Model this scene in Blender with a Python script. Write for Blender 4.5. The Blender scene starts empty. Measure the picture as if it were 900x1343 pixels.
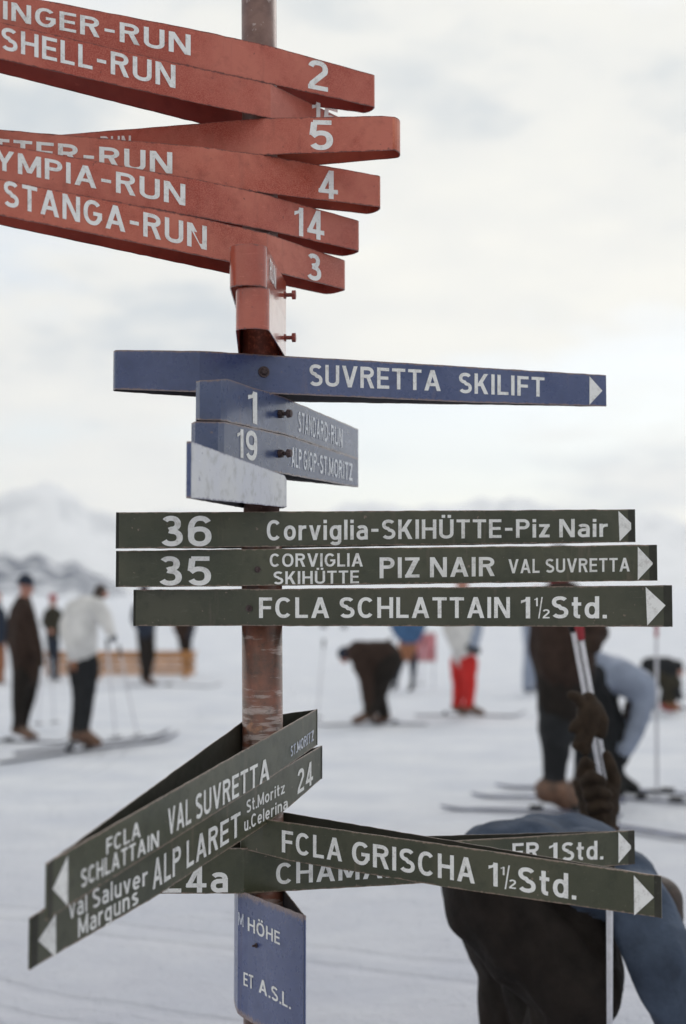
import bpy, bmesh, math, random
import numpy as np
from mathutils import Vector, Matrix, noise
random.seed(7)
S = bpy.context.scene
COL = S.collection
R = math.radians

# ------------------------------------------------------------------ camera
F = 1865.0; CX, CY, HOR = 450.0, 671.5, 790.0      # focal length and horizon of the photograph, in its pixels
EYE = 1.53
PITCH = math.atan((HOR-CY)/F)
cam_d = bpy.data.cameras.new('camera'); cam = bpy.data.objects.new('camera', cam_d); COL.objects.link(cam)
cam.location = (0, 0, EYE); cam.rotation_euler = (R(90)+PITCH, 0, 0)
cam_d.sensor_fit = 'VERTICAL'; cam_d.sensor_height = 36; cam_d.lens = F/1343*36
cam_d.clip_start = 0.1; cam_d.clip_end = 30000
cam_d.dof.use_dof = True; cam_d.dof.focus_distance = 3.12; cam_d.dof.aperture_fstop = 2.1
S.camera = cam

# ------------------------------------------------------------------ world, sun, exposure
SUN_EL, SUN_ROT = R(38), R(25)
W = bpy.data.worlds.new('World'); S.world = W; W.use_nodes = True
nt = W.node_tree; nt.nodes.clear(); N = nt.nodes.new; L = nt.links.new
out = N('ShaderNodeOutputWorld'); bg = N('ShaderNodeBackground'); bg.inputs['Strength'].default_value = 0.1
sky = N('ShaderNodeTexSky'); sky.sky_type = 'NISHITA'; sky.sun_disc = False; sky.sun_elevation = SUN_EL; sky.sun_rotation = SUN_ROT
tc = N('ShaderNodeTexCoord'); sep = N('ShaderNodeSeparateXYZ'); L(tc.outputs['Generated'], sep.inputs[0])
def wmath(op, a, b=None, c=None):
    n = N('ShaderNodeMath'); n.operation = op
    for i, v in enumerate((a, b, c)):
        if v is None: continue
        if isinstance(v, (int, float)): n.inputs[i].default_value = v
        else: L(v, n.inputs[i])
    return n.outputs[0]
zz = wmath('ADD', wmath('MAXIMUM', sep.outputs[2], 0.0), 0.16)
cmb = N('ShaderNodeCombineXYZ')
L(wmath('DIVIDE', sep.outputs[0], zz), cmb.inputs[0]); L(wmath('DIVIDE', sep.outputs[1], zz), cmb.inputs[1]); L(zz, cmb.inputs[2])
def wnoise(scale, detail, off):
    m = N('ShaderNodeMapping'); m.inputs['Location'].default_value = off; L(cmb.outputs[0], m.inputs[0])
    n = N('ShaderNodeTexNoise'); n.inputs['Scale'].default_value = scale; n.inputs['Detail'].default_value = detail
    n.inputs['Roughness'].default_value = 0.55; L(m.outputs[0], n.inputs['Vector']); return n.outputs['Fac']
def wramp(f, p0, c0, p1, c1):
    r = N('ShaderNodeValToRGB'); r.color_ramp.elements[0].position = p0; r.color_ramp.elements[0].color = (*c0, 1)
    r.color_ramp.elements[1].position = p1; r.color_ramp.elements[1].color = (*c1, 1); L(f, r.inputs[0]); return r
n1 = wnoise(1.15, 8, (3.1, 1.7, 0)); n2 = wnoise(0.62, 6, (7.3, 2.2, 4)); n3 = wnoise(4.5, 6, (1.0, 5.0, 2))
nn_ = wmath('ADD', wmath('MULTIPLY', n1, 0.8), wmath('MULTIPLY', n3, 0.2))
clouds = wramp(nn_, 0.39, (0.50, 0.56, 0.61), 0.60, (0.92, 0.90, 0.82))
e_ = clouds.color_ramp.elements.new(0.47); e_.color = (0.80, 0.80, 0.765, 1)
cov = wramp(n2, 0.40, (0.28, 0.28, 0.28), 0.50, (1, 1, 1))
clsc = N('ShaderNodeVectorMath'); clsc.operation = 'SCALE'; clsc.inputs['Scale'].default_value = 8.6
L(clouds.outputs[0], clsc.inputs[0])
mx = N('ShaderNodeMix'); mx.data_type = 'RGBA'; L(cov.outputs[0], mx.inputs[0]); L(sky.outputs[0], mx.inputs[6]); L(clsc.outputs[0], mx.inputs[7])
L(mx.outputs[2], bg.inputs['Color']); L(bg.outputs[0], out.inputs[0])

sun_d = bpy.data.lights.new('sun', 'SUN'); sun_d.energy = 0.7; sun_d.angle = R(25); sun_d.color = (1, 0.96, 0.9)
sun = bpy.data.objects.new('sun', sun_d); COL.objects.link(sun)
sd = Vector((math.sin(SUN_ROT)*math.cos(SUN_EL), math.cos(SUN_ROT)*math.cos(SUN_EL), math.sin(SUN_EL)))
sun.rotation_euler = sd.to_track_quat('Z', 'Y').to_euler()
S.view_settings.view_transform = 'Standard'; S.view_settings.look = 'None'
S.view_settings.exposure = 0.38; S.view_settings.gamma = 1; S.view_settings.use_curve_mapping = False
S.render.engine = 'CYCLES'; S.cycles.use_denoising = True; S.cycles.volume_bounces = 3; S.cycles.max_bounces = 8

# ------------------------------------------------------------------ photograph pixel -> place
cp, sp = math.cos(PITCH), math.sin(PITCH)
def ray(x, y):
    u, v = (x-CX)/F, (CY-y)/F
    return Vector((u, cp - sp*v, sp + cp*v))
def P(x, y, Y):
    r = ray(x, y); return Vector((0, 0, EYE)) + r*(Y/r.y)
def G(x, y, z=0.0):
    r = ray(x, y); return Vector((0, 0, EYE)) + r*((z-EYE)/r.z)
POLE = Vector(((345-CX)/F*3.2, 3.2))

# ------------------------------------------------------------------ materials
MATS = {}
def mat(name):
    m = bpy.data.materials.new(name); m.use_nodes = True; m.node_tree.nodes.clear(); MATS[name] = m
    return m, m.node_tree
class NB:
    def __init__(s, name):
        s.m, s.t = mat(name); s.o = s.n('ShaderNodeOutputMaterial'); s.b = s.n('ShaderNodeBsdfPrincipled'); s.l(s.b.outputs[0], s.o.inputs[0])
        s.tc = s.n('ShaderNodeTexCoord'); s.oi = s.n('ShaderNodeObjectInfo')
        v = s.n('ShaderNodeVectorMath'); v.operation = 'SCALE'; v.inputs[0].default_value = (7, 13, 5); s.l(s.oi.outputs['Random'], v.inputs['Scale'])
        a = s.n('ShaderNodeVectorMath'); a.operation = 'ADD'; s.l(s.tc.outputs['Object'], a.inputs[0]); s.l(v.outputs[0], a.inputs[1]); s.v = a.outputs[0]
    def n(s, k): return s.t.nodes.new(k)
    def l(s, a, b): s.t.links.new(a, b)
    def noise(s, scale, detail=5, rough=0.6, stretch=None, vec=None):
        n = s.n('ShaderNodeTexNoise'); n.inputs['Scale'].default_value = scale; n.inputs['Detail'].default_value = detail; n.inputs['Roughness'].default_value = rough
        src = vec or s.v
        if stretch:
            mp = s.n('ShaderNodeMapping'); mp.inputs['Scale'].default_value = stretch; s.l(src, mp.inputs[0]); src = mp.outputs[0]
        s.l(src, n.inputs['Vector']); return n.outputs['Fac']
    def ramp(s, f, *stops):
        r = s.n('ShaderNodeValToRGB'); e = r.color_ramp.elements
        while len(e) < len(stops): e.new(0.5)
        for i, (p, c) in enumerate(stops):
            e[i].position = p; e[i].color = (c, c, c, 1) if isinstance(c, (int, float)) else (*c, 1)
        s.l(f, r.inputs[0]); return r.outputs[0]
    def mix(s, f, a, b, mode='MIX'):
        m = s.n('ShaderNodeMix'); m.data_type = 'RGBA'; m.blend_type = mode
        for i, v in ((0, f), (6, a), (7, b)):
            if isinstance(v, (int, float)): m.inputs[i].default_value = v
            elif isinstance(v, tuple): m.inputs[i].default_value = (*v, 1)
            else: s.l(v, m.inputs[i])
        return m.outputs[2]
    def math(s, op, a, b=None):
        n = s.n('ShaderNodeMath'); n.operation = op
        for i, v in enumerate((a, b)):
            if v is None: continue
            if isinstance(v, (int, float)): n.inputs[i].default_value = v
            else: s.l(v, n.inputs[i])
        return n.outputs[0]
    def set(s, key, v):
        i = s.b.inputs[key]
        if isinstance(v, tuple): i.default_value = (*v, 1)
        elif isinstance(v, (int, float)): i.default_value = v
        else: s.l(v, i)
    def bump(s, h, dist, strength=1.0):
        b = s.n('ShaderNodeBump'); b.inputs['Distance'].default_value = dist; b.inputs['Strength'].default_value = strength
        s.l(h, b.inputs['Height']); s.l(b.outputs[0], s.b.inputs['Normal'])

def paint(name, base, faded, chip, rough=0.34, speck=0.35, edge_w=0.93, grime=0.25, coat=0.5):
    k = NB(name)
    big = k.noise(5, 4); med = k.noise(38, 6); fine = k.noise(420, 3, 0.7)
    c = k.mix(k.ramp(big, (0.40, 0.0), (0.62, 1.0)), tuple(x*0.82 for x in base), faded)
    scr = k.ramp(k.noise(30, 7, 0.75, (1, 1, 5)), (0.60, 0.0), (0.68, 0.45)); c = k.mix(scr, c, tuple(min(1, x*1.5+0.03) for x in faded))
    c = k.mix(k.math('MULTIPLY', k.ramp(fine, (0.42, 0.0), (0.62, 1.0)), speck), c, faded)
    c = k.mix(k.math('MULTIPLY', k.ramp(med, (0.52, 0.0), (0.72, 1.0)), grime), c, tuple(x*0.45 for x in base))
    uv = k.n('ShaderNodeSeparateXYZ'); k.l(k.tc.outputs['UV'], uv.inputs[0])
    ed = k.math('MULTIPLY', k.math('ABSOLUTE', k.math('SUBTRACT', uv.outputs[1], 0.5)), 2.0)      # 1 at the cut edges of the plate
    wob = k.math('ADD', ed, k.math('MULTIPLY', k.math('SUBTRACT', k.noise(90, 6, 0.7), 0.5), 0.30))
    em = k.ramp(wob, (edge_w, 0.0), (edge_w+0.07, 1.0))
    c = k.mix(k.math('MULTIPLY', em, 0.85), c, chip)
    spots = k.ramp(k.noise(60, 3, 0.6), (0.70, 0.0), (0.725, 1.0))
    c = k.mix(k.math('MULTIPLY', spots, 0.6), c, chip)
    drip = k.ramp(k.noise(26, 4, 0.6, (1, 1, 0.12)), (0.62, 0.0), (0.8, 0.35))
    c = k.mix(drip, c, chip)
    hs = k.n('ShaderNodeHueSaturation'); k.l(c, hs.inputs['Color']); k.l(k.math('ADD', 0.86, k.math('MULTIPLY', k.oi.outputs['Random'], 0.26)), hs.inputs['Value']); k.l(k.math('ADD', 0.494, k.math('MULTIPLY', k.oi.outputs['Random'], 0.010)), hs.inputs['Hue']); c = hs.outputs[0]
    k.set('Base Color', c)
    k.set('Roughness', k.math('ADD', rough-0.08, k.math('MULTIPLY', med, 0.22)))
    k.set('Coat Weight', coat); k.set('Coat Roughness', 0.14)
    k.bump(k.math('ADD', k.math('MULTIPLY', fine, 0.25), k.math('ADD', k.math('MULTIPLY', k.noise(9, 2), 2.2), k.math('MULTIPLY', em, -0.3))), 0.0011, 0.6)
    return k.m
PAINT_IN = {}
RED = paint('weathered_red_paint', (0.46, 0.066, 0.022), (0.58, 0.17, 0.10), (0.09, 0.022, 0.016), 0.38, 0.8, 0.93, 0.3, 0.1)
REDG = paint('glossy_red_paint', (0.40, 0.060, 0.028), (0.44, 0.09, 0.05), (0.12, 0.035, 0.03), 0.16, 0.3, 0.95)
REDG.node_tree.nodes['Principled BSDF'].inputs['Coat Weight'].default_value = 0.7; REDG.node_tree.nodes['Principled BSDF'].inputs['Coat Roughness'].default_value = 0.12
BLUE = paint('weathered_blue_paint', (0.036, 0.062, 0.175), (0.065, 0.088, 0.19), (0.22, 0.15, 0.13), 0.26, 0.3, 0.90, 0.35, 0.4)
GREEN = paint('weathered_green_paint', (0.036, 0.042, 0.018), (0.060, 0.060, 0.032), (0.26, 0.18, 0.14), 0.36, 0.4, 0.93, 0.5, 0.2)
BARE = paint('bleached_paint_with_glare', (0.84, 0.84, 0.85), (0.60, 0.61, 0.70), (0.10, 0.09, 0.20), 0.45, 0.6, 0.93, 0.7)  # bleached paint, its base whitened further to put glare into the colour
RED_IN = paint('red_paint_shaded_inside', (0.32, 0.040, 0.018), (0.36, 0.06, 0.03), (0.08, 0.03, 0.02), 0.5, 0.2, 0.95, 0.3, 0.1)  # red darkened so the shade inside the bands is in the colour
BLUE_IN = paint('blue_paint_shaded_inside', (0.045, 0.045, 0.06), (0.06, 0.055, 0.06), (0.1, 0.07, 0.06), 0.6, 0.2, 0.95, 0.3, 0.0)  # shade inside the blue bands painted in as a darker, duller tone
GREEN_IN = paint('green_paint_shaded_inside', (0.024, 0.024, 0.014), (0.032, 0.03, 0.02), (0.07, 0.05, 0.04), 0.6, 0.2, 0.95, 0.3, 0.0)  # near-black green: shade inside the green bands put into the colour
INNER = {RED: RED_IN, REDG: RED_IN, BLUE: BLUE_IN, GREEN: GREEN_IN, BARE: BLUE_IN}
k = NB('white_lettering'); g = k.noise(55, 5)
k.set('Base Color', k.mix(k.ramp(k.math('ADD', k.math('MULTIPLY', g, 0.6), k.math('MULTIPLY', k.noise(260, 4, 0.7), 0.4)), (0.50, 0.0), (0.64, 0.75)), (0.82, 0.815, 0.80), (0.50, 0.48, 0.46))); k.set('Roughness', 0.5)
LET = k.m
k = NB('faded_lettering'); g = k.noise(120, 5)
k.set('Base Color', k.mix(k.ramp(g, (0.40, 0.0), (0.6, 1.0)), (0.74, 0.76, 0.82), (0.34, 0.37, 0.47))); k.set('Roughness', 0.5)
LETF = k.m
k = NB('half_faded_lettering'); g = k.noise(140, 5)
k.set('Base Color', k.mix(k.ramp(g, (0.50, 0.0), (0.64, 1.0)), (0.80, 0.82, 0.86), (0.42, 0.46, 0.56))); k.set('Roughness', 0.4)
LETM = k.m

def simple(name, c, rough=0.8, var=0.3, scale=20, bump=0.0, metal=0.0):
    k = NB(name); f = k.noise(scale, 5)
    k.set('Base Color', k.mix(k.ramp(f, (0.35, 0.0), (0.65, 1.0)), tuple(x*(1-var) for x in c), tuple(min(1, x*(1+var)) for x in c)))
    k.set('Roughness', rough); k.set('Metallic', metal)
    if rough >= 0.7: k.set('Specular IOR Level', 0.18)
    if bump: k.bump(k.noise(scale*2.5, 5), bump, 0.8)
    return k.m
# rusty pole
k = NB('rusty_painted_pole')
streak = k.noise(16, 7, 0.7, (0.5, 0.5, 3.4)); rough_n = k.noise(70, 5); blot = k.noise(11, 5)
c = k.mix(k.ramp(k.noise(14, 6), (0.4, 0.0), (0.6, 1.0)), (0.085, 0.040, 0.026), (0.20, 0.070, 0.042))
c = k.mix(k.ramp(blot, (0.60, 0.0), (0.66, 0.8)), c, (0.34, 0.15, 0.07))
sm_ = k.math('ADD', k.math('MULTIPLY', streak, 0.7), k.math('MULTIPLY', k.noise(9, 3, 0.5, (1, 1, 1.2)), 0.3))
c = k.mix(k.ramp(sm_, (0.55, 0.0), (0.585, 0.5), (0.64, 0.75)), c, (0.42, 0.35, 0.33))
c = k.mix(k.ramp(rough_n, (0.56, 0.0), (0.66, 0.5)), c, (0.05, 0.03, 0.025))
k.set('Base Color', c); k.set('Roughness', 0.42); k.set('Coat Weight', 0.4); k.set('Coat Roughness', 0.25); k.bump(k.math('ADD', streak, k.math('MULTIPLY', rough_n, 0.4)), 0.002, 0.8)
POLEM = k.m
k = NB('dull_purple_brown_pole_paint')
c = k.mix(k.ramp(k.noise(20, 6), (0.4, 0.0), (0.62, 1.0)), (0.12, 0.060, 0.050), (0.20, 0.11, 0.09))
c = k.mix(k.ramp(k.noise(60, 5), (0.62, 0.0), (0.68, 0.7)), c, (0.40, 0.33, 0.31))
k.set('Base Color', c); k.set('Roughness', 0.45); k.bump(k.noise(80, 4), 0.001, 0.6)
POLET = k.m
RUST = simple('dark_rusty_steel', (0.07, 0.045, 0.045), 0.55, 0.4, 80, 0.0005, 0.3)
REDBOLT = simple('red_painted_bolt', (0.26, 0.06, 0.045), 0.45, 0.3, 80, 0.0005)
BROWNC = simple('brown_wool', (0.035, 0.021, 0.016), 0.9, 0.3, 12, 0.01)
BROWNP = simple('dark_brown_trouser_cloth', (0.016, 0.012, 0.010), 0.8, 0.35, 9, 0.012)
BLACK = simple('black_stretch_cloth', (0.016, 0.017, 0.019), 0.8, 0.3, 12, 0.01)
NAVY = simple('dark_navy_cloth', (0.025, 0.032, 0.05), 0.85, 0.3, 12, 0.01)
OLIVE = simple('dark_olive_cloth', (0.036, 0.032, 0.022), 0.85, 0.3, 12, 0.01)
WHITEJ = simple('off_white_quilted_nylon', (0.62, 0.61, 0.60), 0.7, 0.12, 8, 0.012)
PALEB = simple('pale_blue_nylon', (0.25, 0.29, 0.38), 0.6, 0.15, 7, 0.012)
DENIM = simple('blue_grey_anorak_cloth', (0.056, 0.074, 0.110), 0.75, 0.3, 7, 0.012)
MIDB = simple('mid_blue_nylon', (0.05, 0.11, 0.22), 0.7, 0.2, 8, 0.01)
REDP = simple('bright_red_ski_trousers', (0.50, 0.025, 0.022), 0.7, 0.2, 10, 0.01)
SKIN = simple('sun_reddened_skin', (0.42, 0.20, 0.15), 0.55, 0.12, 12)
HAIR = simple('dark_brown_hair', (0.035, 0.02, 0.014), 0.6, 0.4, 60, 0.004)
REDK = simple('red_knit_wool', (0.35, 0.05, 0.06), 0.9, 0.2, 30, 0.005)
LEATH = simple('dark_brown_leather', (0.034, 0.022, 0.014), 0.75, 0.35, 25, 0.004)
BOOTB = simple('worn_brown_boot_leather', (0.12, 0.060, 0.035), 0.5, 0.4, 14, 0.006)
SOCK = simple('pale_pink_sock_wool', (0.34, 0.23, 0.19), 0.9, 0.15, 30, 0.004)
ORANG = simple('orange_brown_cloth', (0.30, 0.13, 0.07), 0.8, 0.3, 12, 0.008)
PLANK = simple('orange_stained_wood', (0.42, 0.19, 0.06), 0.6, 0.3, 6, 0.004)
PINKB = simple('faded_pink_red_board_paint', (0.52, 0.19, 0.21), 0.6, 0.2, 6)
ALU = simple('dull_silver_aluminium', (0.55, 0.55, 0.60), 0.35, 0.1, 40, 0, 0.3)
SKIM = simple('dark_lacquered_ski', (0.06, 0.06, 0.09), 0.75, 0.3, 8)
SKIL = simple('grey_blue_ski_lacquer', (0.16, 0.17, 0.23), 0.75, 0.3, 8)
RUBB = simple('black_rubber', (0.02, 0.02, 0.02), 0.7, 0.2, 20)

# ------------------------------------------------------------------ object helpers
def tag(o, label=None, cat=None, group=None, kind=None):
    for a, b in (('label', label), ('category', cat), ('group', group), ('kind', kind)):
        if b: o[a] = b
    return o
def root(name, loc, label, cat, group=None):
    o = bpy.data.objects.new(name, None); o.empty_display_size = 0.1; COL.objects.link(o); o.location = loc
    return tag(o, label, cat, group)
def mk(name, vs, fs, m, parent=None, uvs=None, smooth=False):
    off = Vector(parent.location) if parent else Vector((0, 0, 0))
    if parent and parent.parent: off = off + Vector(parent.parent.location)
    me = bpy.data.meshes.new(name); me.from_pydata([tuple(Vector(v)-off) for v in vs], [], fs)
    for x in (m if isinstance(m, (list, tuple)) else [m]): me.materials.append(x)
    if uvs:
        ul = me.uv_layers.new(name='UVMap')
        for lp in me.loops: ul.data[lp.index].uv = uvs[lp.vertex_index]
    if smooth: me.shade_smooth()
    o = bpy.data.objects.new(name, me); COL.objects.link(o)
    if parent: o.parent = parent
    return o
def tube(a, b, r1, r2, n=14, caps=True, pts=None):
    a, b = Vector(a), Vector(b); ax = (b-a).normalized(); q = ax.to_track_quat('Z', 'Y')
    vs, fs = [], []
    prof = pts or [(0, r1), (1, r2)]
    for t, r in prof:
        c = a.lerp(b, t)
        for i in range(n):
            an = 2*math.pi*i/n; vs.append(c + q @ Vector((math.cos(an)*r, math.sin(an)*r, 0)))
    for j in range(len(prof)-1):
        for i in range(n):
            fs.append((j*n+i, j*n+(i+1) % n, (j+1)*n+(i+1) % n, (j+1)*n+i))
    if caps: fs.append(tuple(range(n-1, -1, -1))); fs.append(tuple(range((len(prof)-1)*n, len(prof)*n)))
    return vs, fs
def joinm(*parts):
    vs, fs = [], []
    for v, f in parts:
        o = len(vs); vs += list(v); fs += [tuple(i+o for i in x) for x in f]
    return vs, fs
def box(c, s, rz=0.0, M=None):
    q = M or Matrix.Rotation(rz, 3, 'Z')
    vs = [Vector(c) + q @ Vector((x*s[0]/2, y*s[1]/2, z*s[2]/2)) for z in (-1, 1) for y in (-1, 1) for x in (-1, 1)]
    return vs, [(0, 2, 3, 1), (4, 5, 7, 6), (0, 1, 5, 4), (2, 6, 7, 3), (0, 4, 6, 2), (1, 3, 7, 5)]
def bevel(o, w, seg=2):
    m = o.modifiers.new('bevel', 'BEVEL'); m.width = w; m.segments = seg; m.limit_method = 'ANGLE'; return o

# ------------------------------------------------------------------ terrain
def fbm(x, y, o=5, sd=0.0):
    return noise.fractal(Vector((x, y, sd)), 0.9, 2.1, o)
def sstep(a, b, x):
    t = max(0, min(1, (x-a)/(b-a))); return t*t*(3-2*t)
def ground_z(x, y):
    r = math.hypot(x, y)
    z = 0.035*fbm(x*0.35, y*0.35, 4)*sstep(1.0, 4.0, r) + 0.012*fbm(x*2.3, y*2.3, 4, 3.0)
    z += sstep(28, 90, r)*(0.9*fbm(x*0.03, y*0.03, 4, 5.0)+0.35)
    z += sstep(150, 900, r)*(9*fbm(x*0.004, y*0.004, 5, 9.0)+5)
    return z
vs, fs = [], []
NA, NR = 420, 210
for j in range(NR):
    r = 0.4*(9500/0.4)**((j/(NR-1))**0.92)
    for i in range(NA):
        # angular samples concentrated towards the view direction (+Y)
        t = (i/NA)*2-1
        a = math.pi*(0.30*t + 0.70*t**3)
        x, y = r*math.sin(a), r*math.cos(a); vs.append((x, y, ground_z(x, y)))
for j in range(NR-1):
    for i in range(NA):
        fs.append((j*NA+i, (j*NA+(i+1) % NA), (j+1)*NA+(i+1) % NA, (j+1)*NA+i))
cen = len(vs); vs.append((0, 0, 0))
for i in range(NA): fs.append((cen, (i+1) % NA, i))
k = NB('trodden_snow_darkened_near')
wv = k.tc.outputs['Object']
h1 = k.noise(3.2, 8, 0.62, None, wv); h2 = k.noise(22, 6, 0.65, None, wv); h3 = k.noise(0.9, 5, 0.6, (1.0, 1.6, 1), wv)
trk = k.noise(1.6, 5, 0.7, (0.5, 1.8, 1), wv)
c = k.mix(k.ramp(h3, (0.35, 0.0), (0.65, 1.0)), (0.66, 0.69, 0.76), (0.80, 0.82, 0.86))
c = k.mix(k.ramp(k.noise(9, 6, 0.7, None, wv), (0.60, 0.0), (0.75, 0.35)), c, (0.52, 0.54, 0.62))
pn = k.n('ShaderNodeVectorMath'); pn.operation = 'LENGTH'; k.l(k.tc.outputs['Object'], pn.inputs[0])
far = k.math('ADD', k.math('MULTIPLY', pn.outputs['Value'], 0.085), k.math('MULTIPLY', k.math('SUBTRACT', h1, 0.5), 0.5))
c = k.mix(k.ramp(far, (0.25, 0.75), (1.05, 0.0)), c, (0.50, 0.505, 0.58))  # packed snow tone plus vignette-like darkening towards the camera, put into the colour
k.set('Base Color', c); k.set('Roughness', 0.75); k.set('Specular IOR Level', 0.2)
hsum = k.math('ADD', k.math('ADD', h1, k.math('MULTIPLY', h2, 0.6)), k.math('MULTIPLY', trk, 0.6))
vor = k.n('ShaderNodeTexVoronoi'); vor.feature = 'SMOOTH_F1'; vor.inputs['Scale'].default_value = 2.6; vor.inputs['Smoothness'].default_value = 0.5
vs2 = k.n('ShaderNodeVectorMath'); vs2.operation = 'ADD'; k.l(wv, vs2.inputs[0]); nzc = k.n('ShaderNodeTexNoise'); nzc.inputs['Scale'].default_value = 3.0; k.l(wv, nzc.inputs['Vector']); k.l(nzc.outputs['Color'], vs2.inputs[1]); k.l(vs2.outputs[0], vor.inputs['Vector'])
prints = k.math('MULTIPLY', k.ramp(vor.outputs['Distance'], (0.08, 1.0), (0.30, 0.0)), k.ramp(k.noise(0.5, 3, 0.5, None, wv), (0.45, 0.0), (0.58, 1.0)))   # boot prints
wig = k.math('MULTIPLY', k.math('SUBTRACT', k.noise(0.25, 2, 0.5, None, wv), 0.5), 1.6); tr = None
for ang, c_ in ((82, 3.2), (70, 6.0), (95, 9.5), (12, -2.6), (-8, -4.4), (28, 1.2), (88, 14.0), (60, 4.2), (-20, 5.0), (84, 20.0)):
    dt = k.n('ShaderNodeVectorMath'); dt.operation = 'DOT_PRODUCT'; dt.inputs[1].default_value = (math.cos(R(ang)), math.sin(R(ang)), 0); k.l(wv, dt.inputs[0])
    d_ = k.math('ABSOLUTE', k.math('ADD', k.math('SUBTRACT', dt.outputs['Value'], c_), wig))
    g_ = k.math('ABSOLUTE', k.math('SUBTRACT', d_, 0.13)); g_ = k.ramp(g_, (0.025, 1.0), (0.065, 0.0)); tr = g_ if tr is None else k.math('MAXIMUM', tr, g_)
hsum = k.math('SUBTRACT', k.math('SUBTRACT', hsum, k.math('MULTIPLY', tr, 0.45)), k.math('MULTIPLY', prints, 0.6))
k.bump(hsum, 0.06, 0.9)
SNOW = k.m
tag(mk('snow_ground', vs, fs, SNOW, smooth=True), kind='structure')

k = NB('snowy_mountain_rock')
geo = k.n('ShaderNodeNewGeometry'); sx = k.n('ShaderNodeSeparateXYZ'); k.l(geo.outputs['Normal'], sx.inputs[0])
mm = k.math('ADD', sx.outputs[2], k.math('MULTIPLY', k.math('SUBTRACT', k.noise(0.012, 8, 0.65, None, wv if False else k.tc.outputs['Object']), 0.5), 0.9))
k.set('Base Color', k.mix(k.ramp(mm, (0.62, 0.0), (0.86, 1.0)), (0.46, 0.49, 0.55), (0.78, 0.80, 0.84))); k.set('Roughness', 0.8)
ROCK = k.m
def range_mesh(name, az0, az1, r0, r1, prof, na, nr, sd, amp, m, low=12):
    vs, fs = [], []
    for j in range(nr):
        t = j/(nr-1); r = r0+(r1-r0)*t
        for i in range(na):
            a = R(az0+(az1-az0)*i/(na-1)); x, y = r*math.sin(a), r*math.cos(a)
            h = prof(math.tan(a)*F+CX)*r
            sh = math.sin(math.pi*min(1, t*1.0))**0.8 if t < 0.5 else 1-(t-0.5)*0.8
            ridge = 1-abs(noise.fractal(Vector((x/amp[1], y/amp[1], sd)), 0.8, 2.1, 7))
            z = h*sh*(1+amp[0]*(ridge-0.75)) - low
            if t == 0: z = -30
            vs.append((x, y, z))
    for j in range(nr-1):
        for i in range(na-1):
            fs.append((j*na+i, j*na+i+1, (j+1)*na+i+1, (j+1)*na+i))
    return tag(mk(name, vs, fs, m, smooth=True), kind='structure')
def far_prof(x):
    base = 0.062 + 0.010*math.sin(x*0.011+1.0) + 0.006*math.sin(x*0.031) + 0.008*math.exp(-((x-900)/60)**2) + 0.0
    return base
range_mesh('mountains', -42, 42, 3600, 5600, far_prof, 420, 60, 2.0, (0.55, 620.0), ROCK)
def hill_prof(x):
    if x < -900 or x > 420: return 0.0
    r_ = 0.031 if x < 95 else max(0.0, 0.031*(1-(x-95)/95))
    return r_*(1+0.10*math.sin(x*0.05)+0.08*math.sin(x*0.13+1)) if x > -650 else r_*max(0, (x+900)/250)
k = NB('wooded_snowy_hillside')
f = k.noise(0.035, 8, 0.7, (1, 1, 2.2), k.tc.outputs['Object'])
k.set('Base Color', k.mix(k.ramp(f, (0.46, 0.0), (0.62, 1.0)), (0.05, 0.07, 0.12), (0.76, 0.78, 0.82))); k.set('Roughness', 0.85)
range_mesh('hills', -35, 5, 900, 1500, hill_prof, 260, 40, 8.0, (0.45, 160.0), k.m, 0)

# ------------------------------------------------------------------ sign plates
def plan(p): return Vector((p.x, p.y))
def hull(pts):
    pts = sorted(set((round(p[0], 6), round(p[1], 6)) for p in pts))
    def half(ps):
        h = []
        for p in ps:
            while len(h) > 1 and (h[-1][0]-h[-2][0])*(p[1]-h[-2][1])-(h[-1][1]-h[-2][1])*(p[0]-h[-2][0]) <= 0: h.pop()
            h.append(p)
        return h
    a, b = half(pts), half(pts[::-1])
    return a[:-1]+b[:-1]          # counter-clockwise
def panel(name, chain, m, parent, thick=0.0022, wob=0.0007, sd=0.0):
    """strip of plate through (top, bottom) point pairs; outer side is the chain's right-hand side"""
    pts = []
    for (t0, b0), (t1, b1) in zip(chain, chain[1:]):
        n = max(1, int((plan(t1)-plan(t0)).length/0.02))
        for i in range(n): pts.append((t0.lerp(t1, i/n), b0.lerp(b1, i/n)))
    pts.append(chain[-1])
    vs, uvs, s = [], [], 0.0
    for i, (t, b) in enumerate(pts):
        if i: s += (t-pts[i-1][0]).length
        e = 0 if i in (0, len(pts)-1) else 1
        vs += [b + Vector((0, 0, e*wob*noise.noise(Vector((s*40, sd, 1)))*1.6)), b.lerp(t, 0.5), t + Vector((0, 0, e*wob*noise.noise(Vector((s*40, sd, 7)))*1.6))]
        uvs += [(s, 0), (s, 0.5), (s, 1)]
    fs = []
    for i in range(len(pts)-1):
        a, b = i*3, i*3+3
        fs += [(a, b, b+1, a+1), (a+1, b+1, b+2, a+2)]
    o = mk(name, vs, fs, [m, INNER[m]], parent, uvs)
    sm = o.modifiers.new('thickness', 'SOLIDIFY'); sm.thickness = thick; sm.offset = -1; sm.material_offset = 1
    return o
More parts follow.
